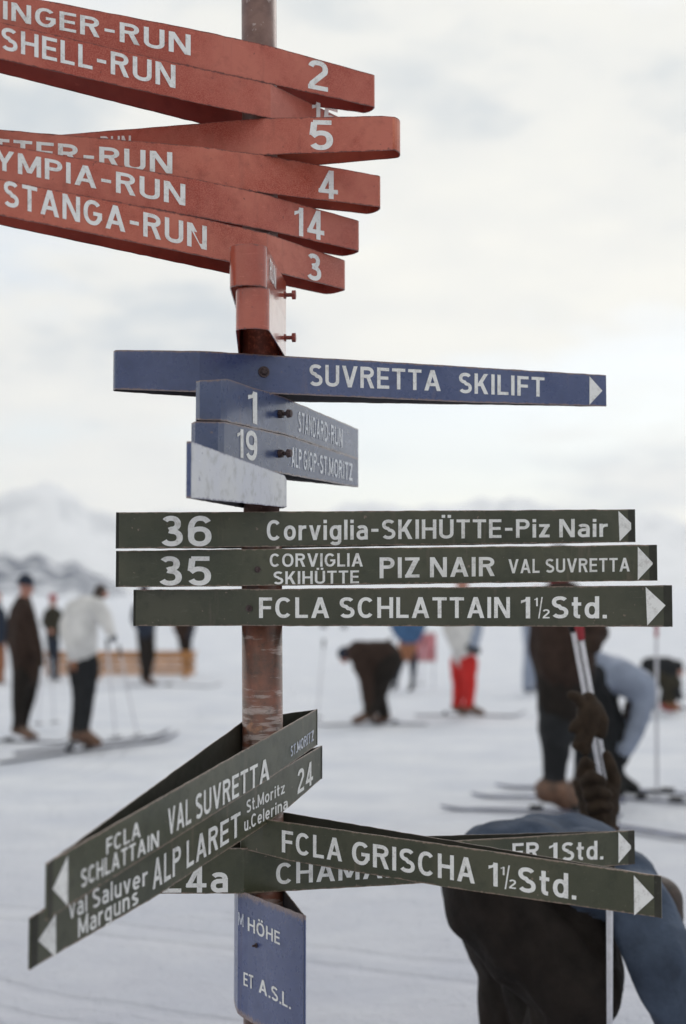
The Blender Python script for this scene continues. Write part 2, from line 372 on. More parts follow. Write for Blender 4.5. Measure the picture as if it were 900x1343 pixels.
class Sign:
    """cols: (x, y_top, y_bottom, Y) along the front plate from left to right, in photo pixels and metres away"""
    def __init__(s, label, cols, m, wl=0.0, wr=0.0, group=None, tiltfix=None, cat='direction sign', pr=0.047, name='direction_sign', backs=True, mback=None):
        s.cols = cols; s.T = [P(x, a, Y) for x, a, b, Y in cols]; s.B = [P(x, b, Y) for x, a, b, Y in cols]
        for i in range(len(cols)):                       # both edges of the plate over the same plan point
            mid = (plan(s.T[i])+plan(s.B[i]))/2
            for q in (s.T[i], s.B[i]): q.x, q.y = mid
        zc = sum(p.z for p in s.T+s.B)/(2*len(s.T)); s.n = len(cols)
        s.root = root(name, (POLE.x, POLE.y, zc), label, cat, group)
        s.front = panel('front_plate', list(zip(s.T, s.B)), m, s.root, sd=zc*9)
        s.k = 0
        if not backs: return
        A, Z = plan(s.T[0]), plan(s.T[-1]); d = (Z-A).normalized(); nb = Vector((-d.y, d.x))       # away from the outer side
        pts = [tuple(plan(t)) for t in s.T]
        for i in range(24):
            a = 2*math.pi*i/24; pts.append((POLE.x+pr*math.cos(a), POLE.y+pr*math.sin(a)))
        for c, w, dr in ((A, wl, -d), (Z, wr, d)):
            if w:
                for i in range(1, 9):
                    a = math.pi*i/8; q = c + nb*(w/2*(1-math.cos(a))) + dr*(w*0.22*math.sin(a)); pts.append(tuple(q))
        h = hull(pts)
        # walk from right end counter-clockwise over the back to the left end
        def near(p): return min(range(len(h)), key=lambda i: (Vector(h[i])-p).length)
        i0, i1 = near(Z), near(A); ch = [Vector(h[i0])]; i = i0
        while i != i1:
            i = (i+1) % len(h); ch.append(Vector(h[i]))
        ss = [(plan(t)-A).dot(d) for t in s.T]
        def zat(p):
            v = (p-A).dot(d); v = max(ss[0], min(ss[-1], v))
            for j in range(len(ss)-1):
                if v <= ss[j+1]+1e-9:
                    f = (v-ss[j])/max(1e-9, ss[j+1]-ss[j]); return s.T[j].z*(1-f)+s.T[j+1].z*f, s.B[j].z*(1-f)+s.B[j+1].z*f
            return s.T[-1].z, s.B[-1].z
        if (ch[0]-Z).length > 1e-4: ch.insert(0, Z)
        if (ch[-1]-A).length > 1e-4: ch.append(A)
        chain = []
        for p in ch:
            zt, zb = zat(p); chain.append((Vector((p.x, p.y, zt)), Vector((p.x, p.y, zb))))
        s.back = panel('back_plate', chain, mback or m, s.root, sd=zc*9+3)
    def hit(s, x, y, lift=0.0009):
        j = 0
        while j < s.n-2 and x > s.cols[j+1][0]: j += 1
        a = s.T[j]; e = s.T[j+1]-a; e.z = 0; nn = Vector((e.y, -e.x, 0)).normalized()
        r = ray(x, y); o = Vector((0, 0, EYE)); t = (a-o).dot(nn)/r.dot(nn)
        return o + r*t + nn*lift, nn
    def yat(s, x):
        return s.hit(x, 700)[0].y
    def text(s, txt, x0, y0, x1, y1, c0, c1, m=None, bold=0.012):
        vs, fs = glyphs(txt)
        mnx = min(v[0] for v in vs); mxx = max(v[0] for v in vs)
        d0, d1 = s.yat(x0), s.yat(x1); out = []
        for x, y, ly in vs:
            u = (x-mnx)/(mxx-mnx); t = u*d0/((1-u)*d1+u*d0)
            bx = x0+(x1-x0)*t; by = y0+(y1-y0)*t; out.append(s.hit(bx, by-(c0+(c1-c0)*t)*y, 0.0008+ly*0.00005)[0])
        s.k += 1
        return mk('lettering', out, fs, m or LET, s.root)
    def arrow(s, *pts, m=None):
        ps = [s.hit(x, y)[0] for x, y in pts]; vs = ps
        a, b, c = ps
        f = (0, 1, 2) if (b-a).cross(c-a).y < 0 else (0, 2, 1)
        return mk('arrow', vs, [f], m or LET, s.root)
    def bolt(s, x, y, m, out=0.028, r=0.011, head_only=False):
        p, nn = s.hit(x, y, 0.0); 
        if head_only:
            g = joinm(tube(p, p+nn*0.004, r*1.25, r*1.25, 20), tube(p+nn*0.004, p+nn*0.011, r*0.8, r*0.62, 6))
        else:
            g = joinm(tube(p, p+nn*0.010, r, r*0.9, 6), tube(p+nn*0.010, p+nn*out, r*0.45, r*0.45, 10), tube(p+nn*out, p+nn*(out+0.010), r*0.95, r*0.8, 12))
        return bevel(mk('bolt', *g, m, s.root), 0.0008, 1)

# sign-writer's sans serif, drawn stroke by stroke (cap height 1)
SW = 0.162; SH = SW/2
def arc(cx, cy, rx, ry, a0, a1, n=None):
    n = n or max(4, int(abs(a1-a0)/11)); pts = []
    for i in range(n+1):
        a = R(a0+(a1-a0)*i/n); c_, s_ = math.cos(a), math.sin(a); e = 0.88
        pts.append((cx+rx*math.copysign(abs(c_)**e, c_), cy+ry*math.copysign(abs(s_)**e, s_)))
    return pts
def dg(x0, y0, x1, y1, hw=None):            # slanting stroke cut off level at both ends
    hw = hw or SW*1.10; return ('p', [(x0, y0), (x1, y1), (x1+hw, y1), (x0+hw, y0)])
def st(*p): return ('s', list(p))
def vb(x, y0=0.0, y1=1.0): return ('p', [(x, y0), (x+SW, y0), (x+SW, y1), (x, y1)])
def hb(x0, x1, y): return ('p', [(x0, y-SH*0.93), (x1, y-SH*0.93), (x1, y+SH*0.93), (x0, y+SH*0.93)])
def dots(W, y): return [vb(W/2-SW*1.35, y, y+SW*0.95), vb(W/2+SW*0.35, y, y+SW*0.95)]
T1, B1 = 1-SH, SH; X = 0.73
def glyph(c):
    if c == ' ': return 0.30, []
    if c == '-': return 0.40, [hb(0.03, 0.37, 0.46)]
    if c == '.': return SW, [vb(0, 0, SW)]
    if c == '/': return 0.30, [dg(0.22, 1.0, 0.0, 0.0, SW*0.55)]
    if c == 'A': W = .76; h = SW*1.12; return W, [dg((W-h)/2, 1, 0, 0, h), dg((W-h)/2, 1, W-h, 0, h), hb(.17, W-.17, .30)]
    if c == 'C': W = .70; return W, [st(*arc(W/2, .5, W/2-SH, .5-SH, 42, 318, 26))]
    if c == 'D': W = .68; return W, [vb(0), st((SH, T1), (.30, T1), *arc(.30, .5, W-SH-.30, .5-SH, 90, -90, 16), (SH, B1))]
    if c in 'EÈ': return .57, [vb(0), hb(SH, .57, T1), hb(SH, .53, .51), hb(SH, .57, B1)]
    if c == 'F': return .54, [vb(0), hb(SH, .54, T1), hb(SH, .50, .50)]
    if c == 'G': W = .72; return W, [st(*arc(W/2, .5, W/2-SH, .5-SH, 42, 352, 28)), hb(.38, W, .47), vb(W-SW, .25, .50)]
    if c == 'H': return .68, [vb(0), vb(.68-SW), hb(SH, .68-SH, .51)]
    if c == 'I': return SW, [vb(0)]
    if c == 'K': return .68, [vb(0), dg(.46, 1, SH, .38, .20), dg(.20, .58, .47, 0, .20)]
    if c == 'L': return .53, [vb(0), hb(SH, .53, B1)]
    if c == 'M': W = .84; h = SW*1.05; return W, [vb(0), vb(W-SW), dg(0, 1, (W-h)/2, .12, h), dg(W-h, 1, (W-h)/2, .12, h)]
    if c == 'N': W = .70; return W, [vb(0), vb(W-SW), dg(0, 1, W-SW*1.15, 0, SW*1.15)]
    if c in 'OÖ': W = .76; return W, [st(*arc(W/2, .5, W/2-SH, .5-SH, 0, 360, 36))] + (dots(W, 1.08) if c == 'Ö' else [])
    if c == 'P': W = .62; return W, [vb(0), st((SH, T1), (.32, T1), *arc(.32, .725, W-SH-.32, T1-.725, 90, -90, 12), (SH, .725-(T1-.725)))]
    if c == 'R': W = .66; return W, [vb(0), st((SH, T1), (.32, T1), *arc(.32, .735, W-SH-.34, T1-.735, 90, -90, 12), (SH, .735-(T1-.735))), dg(.28, .5, W-.185, 0, .185)]
    if c == 'S': W = .64; return W, [st(*arc(W/2, .735, W/2-SH-.01, T1-.735, 30, 262, 16), *arc(W/2, .272, W/2-SH, .272-SH, 82, -152, 18))]
    if c == 'T': return .62, [vb(.31-SH), hb(0, .62, T1)]
    if c in 'UÜ': W = .67; return W, [st((SH, 1), *arc(W/2, .30, W/2-SH, .30-SH, 180, 360, 18), (W-SH, 1))] + (dots(W, 1.08) if c == 'Ü' else [])
    if c == 'V': W = .74; h = SW*1.12; return W, [dg(0, 1, (W-h)/2, 0, h), dg(W-h, 1, (W-h)/2, 0, h)]
    if c == 'Y': W = .72; h = SW*1.12; return W, [vb(W/2-SH, 0, .46), dg(0, 1, (W-h)/2, .40, h), dg(W-h, 1, (W-h)/2, .40, h)]
    if c == 'Z': return .60, [hb(0, .60, T1), hb(0, .60, B1), dg(.60-.23, 1-SW*.5, 0, SW*.5, .23)]
    if c == '1': return .34, [vb(.34-SW), ('p', [(0, .70), (.34-SH, .84), (.34-SH, .99), (.20, .99), (.14, .88), (0, .84)])]
    if c == '2': return .60, [st(*arc(.30, .715, .30-SH, T1-.715, 168, -28, 14), (.12, .20), (.085, SW*.6)), hb(0, .60, B1)]
    if c == '3': return .60, [st(*arc(.29, .740, .26-SH, T1-.740, 150, -88, 14), (.24, .53)), st((.24, .515), *arc(.30, .285, .30-SH, .285-SH, 88, -152, 16))]
    if c == '4': W = .66; return W, [vb(W-.30), dg(W-.30, 1, .0, .22, .17), hb(.02, W, .26)]
    if c == '5': return .60, [hb(.10, .56, T1), st((.13, T1), (.09, .50)), st((.085, .46), *arc(.30, .325, .30-SH, .325-SH, 128, -152, 20))]
    if c == '6': return .62, [st(*arc(.31, .325, .31-SH, .325-SH, 0, 360, 28)), st(*arc(.33, .55, .33-SH, .45-SH, 38, 192, 14), (SH, .33))]
    if c == '9': return .62, [st(*arc(.31, .675, .31-SH, .325-SH, 0, 360, 28)), st(*arc(.29, .45, .33-SH, .45-SH, -142, 12, 14), (.62-SH, .67))]
    if c == 'a': W = .54; return W, [vb(W-SW, 0, .52), st(*arc(W/2-.01, .50, W/2-SH, X-.50-SH, 150, 0, 10)), st((W-SH, .42), (.26, .41), *arc(.26, .235, .26-SH, .17, 90, 270, 10), (W-SH, .10))]
    if c == 'd': W = .56; return W, [vb(W-SW, 0, 1), st(*arc(W/2, X/2, W/2-SH, X/2-SH, 0, 360, 26))]
    if c == 'e': W = .57; return W, [st(*arc(W/2, X/2, W/2-SH, X/2-SH, 2, 318, 24)), hb(SH, W-SH*.4, X/2)]
    if c == 'g': W = .56; return W, [st((W-SH, X), (W-SH, -.05), *arc(W/2, -.06, W/2-SH, .13, 0, -160, 12)), st(*arc(W/2, X/2, W/2-SH, X/2-SH, 0, 360, 26))]
    if c == 'i': return SW, [vb(0, 0, X), vb(0, .83, 1.0)]
    if c == 'l': return SW, [vb(0)]
    if c == 'n': W = .54; return W, [vb(0, 0, X), st((SH, .40), *arc(W/2, .42, W/2-SH, X-.42-SH, 178, 0, 12), (W-SH, 0))]
    if c == 'o': W = .58; return W, [st(*arc(W/2, X/2, W/2-SH, X/2-SH, 0, 360, 28))]
    if c == 'r': return .38, [vb(0, 0, X), st((SH, .42), *arc(.33, .43, .33-SH, X-.43-SH, 175, 82, 6))]
    if c == 's': W = .50; return W, [st(*arc(W/2, .535, W/2-SH-.01, X-SH-.535, 30, 262, 12), *arc(W/2, .205, W/2-SH, .205-SH, 82, -152, 14))]
    if c == 't': return .36, [st((.07+SH, .96), (.07+SH, .20), *arc(.30, .19, .15, .19-SH, 180, 275, 5)), hb(0, .36, X-SH)]
    if c == 'u': W = .54; return W, [vb(W-SW, 0, X), st((SH, X), *arc(W/2, .30, W/2-SH, .30-SH, 180, 360, 14))]
    if c == 'v': W = .56; return W, [dg(0, X, (W-SW)/2, 0, SW), dg(W-SW, X, (W-SW)/2, 0, SW)]
    if c == 'z': return .48, [hb(0, .48, X-SH), hb(0, .48, B1), dg(.48-.2, X-SW*.5, 0, SW*.5, .2)]
    raise KeyError(c)
def strip(pts):
    closed = math.hypot(pts[0][0]-pts[-1][0], pts[0][1]-pts[-1][1]) < 1e-6
    if closed: pts = pts[:-1]
    n = len(pts); V = [Vector(p) for p in pts]; out = []
    for i in range(n):
        if closed: a, b = V[i-1], V[(i+1) % n]
        else: a, b = V[max(0, i-1)], V[min(n-1, i+1)]
        d1 = (V[i]-a); d2 = (b-V[i])
        if d1.length < 1e-6: d1 = d2
        if d2.length < 1e-6: d2 = d1
        n1 = Vector((-d1.y, d1.x)).normalized(); n2 = Vector((-d2.y, d2.x)).normalized(); m = (n1+n2).normalized()
        k = SH/max(0.55, m.dot(n1)); out.append((V[i]+m*k, V[i]-m*k))
    fs = [(i, (i+1) % n) for i in range(n if closed else n-1)]
    return out, fs
_g = {}
def glyphs(txt):
    if txt in _g: return _g[txt]
    vs, fs, x, lay = [], [], 0.0, 0
    for c in txt:
        W_, prims = glyph(c)
        for kind, pts in prims:
            lay += 1; o = len(vs)
            if kind == 'p': vs += [(x+a, b, lay) for a, b in pts]; fs.append(tuple(range(o, o+len(pts))))
            else:
                q, e = strip(pts)
                for l_, r_ in q: vs += [(x+l_.x, l_.y, lay), (x+r_.x, r_.y, lay)]
                fs += [(o+2*i, o+2*j, o+2*j+1, o+2*i+1) for i, j in e]
        x += W_ + (0.0 if c == ' ' else 0.135 if c not in '.' else 0.08)
        lay = lay % 6
    _g[txt] = (vs, fs); return _g[txt]

GR, GB, GG = 'red direction signs stacked on the post', 'blue signs on the post', 'dark green direction signs on the post'
def ext(c0, c1, x):          # carry a plate on beyond the frame along its own line
    f = (x-c0[0])/(c1[0]-c0[0]); Y = 1/((1-f)/c0[3]+f/c1[3]); return (x, c0[1]+(c1[1]-c0[1])*f, c0[2]+(c1[2]-c0[2])*f, Y)
# --- red, top to bottom
c0, c1 = (0, -11, 37, 2.84), (262, 40, 90, 3.04)
s = Sign('topmost red sign, lettered INGER-RUN and numbered 2', [ext(c0, c1, -190), c0, c1, (350, 59, 109, 3.14), (490, 98, 140, 3.32)], RED, 0.05, 0.05, GR)
s.text('INGER-RUN', 4, 25, 250, 73, 24, 27); s.text('2', 404, 116, 430, 121, 39, 39)
c0, c1 = (0, 29, 77, 2.80), (262, 90, 136, 3.03)
s = Sign('second red sign from the top, lettered SHELL-RUN', [ext(c0, c1, -190), c0, c1, (355, 110, 155, 3.14), (452, 157, 199, 3.40)], RED, 0.05, 0.05, GR)
s.text('SHELL-RUN', 2, 65, 230, 116, 30, 30); s.text('15', 409, 167, 444, 177, 35, 34)
s = Sign('third red sign from the top, numbered 5 and reaching farthest right', [(-60, 184, 230, 3.30), (75, 177, 223, 3.24), (345, 155, 203, 3.135), (500, 152, 197.5, 3.12), (515, 153, 196.5, 3.13)], RED, 0.03, 0.06, GR)
s.text('5', 406, 197, 437, 197, 40, 39); s.text('RUN', 132, 206, 172, 205, 27, 27)
c0, c1 = (0, 170, 216, 2.92), (262, 192, 239, 3.05)
s = Sign('fourth red sign from the top, lettered TER-RUN and numbered 4', [ext(c0, c1, -190), c0, c1, (345, 203, 253, 3.135), (496, 230, 271, 3.31)], RED, 0.05, 0.07, GR)
s.text('TTER-RUN', -12, 208, 226, 228, 27, 28); s.text('4', 417, 259, 443, 262, 37, 37)
c0, c1 = (0, 189, 238, 2.80), (262, 236, 285, 3.02)
s = Sign('fifth red sign from the top, lettered YMPIA-RUN and numbered 14', [ext(c0, c1, -190), c0, c1, (345, 254, 301, 3.135), (469, 289, 328.5, 3.36)], RED, 0.05, 0.07, GR)
s.text('YMPIA-RUN', -7, 222, 243, 270, 27, 28); s.text('14', 386, 308, 425, 316, 37, 38)
c0, c1 = (0, 235, 282, 2.74), (262, 286, 335, 3.00)
s = Sign('lowest of the six red run signs, lettered STANGA-RUN and numbered 3', [ext(c0, c1, -190), c0, c1, (350, 306, 354, 3.135), (451, 341, 379, 3.39)], RED, 0.05, 0.075, GR)
s.text('STANGA-RUN', 5, 270, 271, 328, 34, 31); s.text('3', 403, 366, 421, 370, 35, 35)
# --- blue
s = Sign('long blue sign lettered SUVRETTA SKILIFT', [(154, 459, 510.5, 3.09), (262, 460, 514, 3.09), (378, 467, 517, 3.135), (600, 480, 527, 3.24), (795, 492, 533, 3.36)], BLUE, 0.035, 0.006, GB)
s.text('SUVRETTA', 406, 506, 578, 513, 28.5, 27); s.text('SKILIFT', 602, 515.5, 714, 520.5, 27, 25.5)
s.arrow((773, 493.5), (773, 531), (790, 512.5)); s.bolt(346, 488, RUST, r=0.010, head_only=True)
s = Sign('upper of two blue receding signs, numbered 1 and lettered STANDARD-RUN', [(257, 501, 550, 2.90), (262, 499, 551, 2.885), (290, 497, 552, 2.865), (298, 497, 553, 2.89), (375, 522, 570, 3.19), (470, 563, 602, 3.72)], BLUE, 0.0, 0.004, GB)
s.text('1', 325, 553, 337, 557, 42, 42); s.text('STANDARD-RUN', 391, 566, 449, 587, 27, 24, LETM)
s.bolt(366, 543, RUST, 0.020, 0.0105)
s = Sign('lower of two blue receding signs, numbered 19 and lettered ALP GIOP', [(251, 555, 606, 2.88), (256, 553, 606, 2.865), (286, 553, 605, 2.85), (294, 553, 606, 2.87), (375, 571, 622, 3.18), (470, 602, 639, 3.66)], BLUE, 0.0, 0.004, GB)
s.text('19', 311, 599, 337, 606, 37, 40); s.text('ALP GIOP-ST.MORITZ', 382, 612, 462, 631, 26, 23, LETM)
s.bolt(366, 595, RUST, 0.020, 0.0105)
s = Sign('short bleached white sign with painted-in glare under the blue number 19 sign', [(251, 579, 653, 2.65), (370, 622, 665, 3.14), (373.5, 624, 665, 3.16), (376, 629, 665, 3.17)], BARE, 0.010, 0.004, GB, mback=BLUE)
# --- green, face on
s = Sign('green sign numbered 36, topmost of the three flat green signs', [(152, 672, 719.5, 3.08), (345, 671, 717, 3.135), (833, 668, 711, 3.30)], GREEN, 0.0, 0.0, GG)
s.text('36', 212, 716.5, 277.5, 716.5, 40, 40); s.text('Corviglia-SKIHÜTTE-Piz Nair', 350, 709, 797, 704, 27, 23.5)
s.arrow((811, 670), (812.5, 710), (832, 690))
s = Sign('green sign numbered 35, middle one of the three flat green signs', [(152, 722.5, 770, 3.14), (345, 720, 768, 3.135), (862, 714.5, 761.5, 3.12)], GREEN, 0.0, 0.0, GG)
s.text('35', 209.5, 768, 277, 768, 38.5, 38.5); s.text('CORVIGLIA', 354, 743.5, 476, 743, 17.5, 17.5, bold=0.008); s.text('SKIHÜTTE', 359, 766.5, 471, 765, 17, 17, bold=0.008)
s.text('PIZ NAIR', 498, 758.5, 649, 755.5, 27.5, 25); s.text('VAL SUVRETTA', 667, 752, 826, 749.5, 18.5, 18, bold=0.008)
s.bolt(338, 747, RUST, r=0.0055, head_only=True); s.arrow((836.5, 717), (836.5, 761), (857, 739))
s = Sign('green sign lettered FCLA SCHLATTAIN, lowest of the three flat green signs', [(175, 773.5, 821, 3.19), (345, 772.5, 821, 3.135), (882, 767.5, 822, 2.97)], GREEN, 0.0, 0.0, GG)
s.text('FCLA SCHLATTAIN', 340, 810.5, 669, 810.5, 27, 27.5); s.text('1', 683.5, 811, 695.5, 811, 28, 28)
s.text('1', 701, 795, 705.5, 795, 11, 11, bold=0.008); s.text('/', 706, 811, 712, 811, 28, 28, bold=0); s.text('2', 712, 811, 721, 811, 12, 12, bold=0.008)
s.text('Std.', 724, 811, 796, 811, 29, 29); s.bolt(327, 798, RUST, r=0.006, head_only=True); s.arrow((847, 770), (849, 820.5), (873, 794))
# --- green, lower cluster
s = Sign('green sign lettered VAL SUVRETTA pointing left', [(61, 1132, 1207, 2.20), (345, 970, 1027, 3.01), (416, 930, 977, 3.32)], GREEN, 0.0, 0.0, GG)
s.text('FCLA', 139, 1121, 184, 1097, 21, 21, bold=0.008); s.text('SCHLATTAIN', 106, 1165, 208, 1110, 24, 21, bold=0.008)
s.text('VAL SUVRETTA', 220, 1096, 353, 1022, 35, 29); s.text('ST.MORITZ', 381, 993, 411, 971, 14, 14, LETF, bold=0.008)
s.arrow((88.5, 1122), (88.5, 1188), (68.5, 1166))
s = Sign('green sign lettered ALP LARET and numbered 24, lowest one pointing left', [(39, 1204, 1272, 2.28), (203, 1106, 1177, 2.654), (345, 1022, 1084, 3.09), (380, 1003, 1058, 3.22), (422, 978, 1021, 3.40)], GREEN, 0.0, 0.0, GG)
s.text('val Saluver', 90, 1206, 193, 1160, 26, 24, bold=0.008); s.text('Marguns', 102, 1230, 181, 1185, 26, 23, bold=0.008)
s.text('ALP LARET', 200, 1167, 315, 1095, 39, 31); s.text('St.Moritz', 323, 1067, 373, 1040, 17, 15, bold=0.006); s.text('u.Celerina', 320, 1091, 377, 1060, 18, 15, bold=0.006)
s.text('24', 390, 1042, 410, 1028, 31, 31, bold=0.008); s.arrow((72.7, 1198.5), (73, 1256), (49.5, 1233.5))
s = Sign('green sign lettered FCLA GRISCHA, nearest one pointing right', [(320, 1072, 1114, 3.14), (345, 1074, 1120, 3.11), (380, 1079, 1129, 3.09), (600, 1110, 1166, 2.97), (868, 1149, 1204, 2.84)], GREEN, 0.095, 0.0, GG)
s.text('FCLA', 370, 1117.5, 449, 1130, 29, 30); s.text('GRISCHA', 462, 1132.5, 623, 1159, 30, 33); s.text('1', 641, 1161, 653, 1163, 31, 31)
s.text('1', 657, 1147, 662, 1148, 11, 11, bold=0.008); s.text('/', 662, 1166, 669, 1166, 31, 31, bold=0); s.text('2', 668, 1165, 677, 1166, 12, 12, bold=0.008)
s.text('Std.', 680, 1169, 756, 1180, 33, 33); s.arrow((831.5, 1148), (832, 1200.5), (858, 1177))
s = Sign('green sign numbered 24a, partly hidden behind the FCLA GRISCHA sign', [(196, 1113, 1172, 3.11), (320, 1112, 1172, 3.13), (540, 1106, 1159.5, 3.30), (832, 1089, 1133, 3.60)], GREEN, 0.0, 0.0, GG)
s.text('24a', 213, 1171, 299, 1170, 36, 36); s.text('CHAMANNA', 362, 1160, 590, 1146, 28, 27); s.text('ER', 672, 1131, 707, 1129, 25, 25)
s.text('1', 720, 1130, 731, 1129, 24, 24); s.text('Std.', 737, 1129, 791, 1127, 24, 25); s.arrow((811, 1091), (811, 1132), (829, 1111))
# --- blue height plate at the bottom
s = Sign('blue plate lettered HÖHE wrapped round the foot of the visible post', [(307, 1171, 1312, 3.20), (308.5, 1170.5, 1320, 3.175), (312, 1170, 1329, 3.15), (318, 1170, 1334, 3.135), (325, 1172, 1338, 3.115), (400, 1201, 1381, 2.89)], BLUE, 0.0, 0.0, GB, name='height_sign', cat='sign')
s.bolt(337, 1240, RUST, r=0.004, head_only=True); s.text('HÖHE', 325.5, 1220.5, 368, 1239.5, 18, 17); s.text('M', 313, 1213, 320, 1216, 17, 17, LETF); s.text('ET', 320, 1292, 333, 1297.5, 17.5, 18); s.text('A.S.L.', 340, 1301, 382, 1324, 19, 18)

# --- the post
def post_pt(z):             # leans by about half a degree
    t = (z-1.3)/1.3; return Vector((POLE.x-0.011*t, POLE.y, z))
pr_ = root('signpost', (POLE.x, POLE.y, 0), 'rusty round steel post carrying all the direction signs', 'post')
mk('post_base', *tube(post_pt(-0.2), post_pt(1.72), 0.0455, 0.0455, 40), POLEM, pr_, smooth=False).data.shade_smooth()
mk('post_shaft', *tube(post_pt(1.70), post_pt(3.4), 0.0405, 0.0405, 40), POLET, pr_).data.shade_smooth()
mk('red_painted_section', *tube(post_pt(2.06), post_pt(2.34), 0.0413, 0.0413, 40, caps=False), RED, pr_).data.shade_smooth()

# --- two red signs that point straight away from the camera
def away_sign(label, xl, xr, ytop, ybot, Yn, boltxy):
    a = P(xl, ybot, Yn); b = P(xr, ybot, Yn); zt, zb = P(xl, ytop, Yn).z, a.z; Yf = 3.20
    rt = root('direction_sign', (POLE.x, POLE.y, (zt+zb)/2), label, 'direction sign', GR)
    cx, w = (a.x+b.x)/2, (b.x-a.x)/2; rr = 0.0535
    nose = [(cx-w*math.cos(math.pi*i/18), Yn+w*0.75*(1-math.sin(math.pi*i/18))) for i in range(19)]
    back = [(POLE.x-0.003+rr*math.cos(math.pi*i/16), Yf+rr*math.sin(math.pi*i/16)) for i in range(17)]
    ch = lambda ps: [(Vector((x, y, zt)), Vector((x, y, zb))) for x, y in ps]
    panel('left_plate', ch([back[-1], nose[0]]), REDG, rt); panel('right_plate', ch([nose[-1], back[0]]), REDG, rt)
    for nm, ps in (('nose_plate', nose), ('back_plate', back)):
        o = panel(nm, ch(ps), REDG, rt); o.data.shade_smooth(); em = o.modifiers.new('edges', 'EDGE_SPLIT'); em.split_angle = R(40)
    bx, by = boltxy; p = P(bx, by, 3.18); d = Vector((1, -0.12, 0)).normalized()
    mk('bolt', *joinm(tube(p-d*0.006, p+d*0.004, 0.009, 0.009, 6), tube(p+d*0.004, p+d*0.018, 0.0045, 0.0045, 10), tube(p+d*0.018, p+d*0.026, 0.0105, 0.0105, 8)), REDBOLT, rt)
    return rt, nose[-1], back[0], zt, zb
rt, pa, pb_, zt, zb = away_sign('upper red sign seen end on, under the STANGA-RUN sign', 300, 349, 320, 374, 2.85, (373, 387))
pts = [pa, pb_]
va = glyphs('RUN')
mnx, mxx = min(v[0] for v in va[0]), max(v[0] for v in va[0])
a2, b2 = Vector(pts[-2][:2]), Vector(pts[-1][:2]); dd = (b2-a2); nn = Vector((dd.y, -dd.x)).normalized()
mk('lettering', [Vector((*(a2+dd*(0.12+0.3*(x-mnx)/(mxx-mnx))+nn*(0.0012+0.00005*ly)), zb+0.028+0.045*y)) for x, y, ly in va[0]], va[1], LET, rt)
away_sign('lower red sign seen end on, just above the long blue sign', 308, 353, 376, 431, 2.86, (373, 443))

# ------------------------------------------------------------------ skiers
def capsule(a, ra, b, rb, n=12):
    a, b = Vector(a), Vector(b); l = (b-a).length
    if l < 1e-5: b = a+Vector((0, 0, 1e-4)); l = 1e-4
    pr = []
    for i in range(6): an = math.pi/2*i/6; pr.append((-ra*math.cos(an)/l, max(1e-4, ra*math.sin(an))))
    pr.append((0, ra)); pr.append((1, rb))
    for i in range(5, -1, -1): an = math.pi/2*i/6; pr.append((1+rb*math.cos(an)/l, max(1e-4, rb*math.sin(an))))
    return tube(a, b, 0, 0, n, True, pr)
def body(name, caps, parent, vox, fold=0.0, fscale=9.0, smooth=6, sd=0.0):
    """one continuous skin over tapered limbs, each face taking the material of the limb under it"""
    vs, fs = joinm(*[capsule(c[0], c[1], c[2], c[3]) for c in caps])
    me = bpy.data.meshes.new('tmp'); me.from_pydata([tuple(v) for v in vs], [], fs); o = bpy.data.objects.new('tmp', me); COL.objects.link(o)
    m = o.modifiers.new('r', 'REMESH'); m.mode = 'VOXEL'; m.voxel_size = vox
    m2 = o.modifiers.new('s', 'SMOOTH'); m2.factor = 0.6; m2.iterations = smooth
    dg = bpy.context.evaluated_depsgraph_get(); dg.update(); e = o.evaluated_get(dg); em = e.to_mesh()
    n = len(em.vertices); V = np.zeros(n*3); em.vertices.foreach_get('co', V); V = V.reshape(-1, 3)
    Nn = np.zeros(n*3); em.vertices.foreach_get('normal', Nn); Nn = Nn.reshape(-1, 3)
    faces = [tuple(p.vertices) for p in em.polygons]
    bpy.data.objects.remove(o); bpy.data.meshes.remove(me)
    mats = []
    for c in caps:
        if c[4] not in mats: mats.append(c[4])
    D = []
    for c in caps:
        a, b = np.array(c[0]), np.array(c[2]); ab = b-a; t = np.clip(((V-a)@ab)/max(1e-9, ab@ab), 0, 1)
        D.append(np.linalg.norm(V-(a+t[:, None]*ab), axis=1)-(c[1]+(c[3]-c[1])*t)+(c[5] if len(c) > 5 else 0))
    best = np.argmin(np.array(D), axis=0)
    mi = [mats.index(caps[b][4]) for b in best]
    soft = {SKIN, HAIR, LEATH}
    if fold:
        for i in range(n):
            if caps[best[i]][4] in soft: continue
            p = Vector(V[i]); w = noise.noise(Vector((p.x*fscale, p.y*fscale, p.z*fscale*0.45+sd)))
            w2 = 1-abs(noise.noise(Vector((p.x*fscale*0.9+p.z*4, p.y*fscale, p.z*fscale*0.7+sd+9))))*2
            V[i] += Nn[i]*fold*(w*0.8+w2*0.5)
    ob = mk(name, [Vector(v) for v in V], faces, mats, parent, smooth=True)
    ob.data.polygons.foreach_set('material_index', [mi[f[0]] for f in faces]); return ob
def person(label, d, caps, vox=0.022, group=None, fold=0.012, extra=None, z0=0.0):
    """caps in photo pixels: (x, y, off, r, x2, y2, off2, r2, material); off = metres farther away"""
    kx = F/d; xs = [c[0] for c in caps]; low = max(caps, key=lambda c: max(c[1], c[5]))
    b = P(low[0], max(low[1], low[5]), d)
    rt = root('person', (b.x, b.y, max(0.0, ground_z(b.x, b.y))), label, 'person', group)
    cc = []
    for c in caps:
        a = P(c[0], c[1], d+c[2]); e = P(c[4], c[5], d+c[6])
        cc.append((a, c[3]/kx, e, c[7]/kx, c[8]) + ((c[9]/kx,) if len(c) > 9 else ()))
    bo = body('body', cc, rt, vox, fold, sd=d)
    return rt, bo
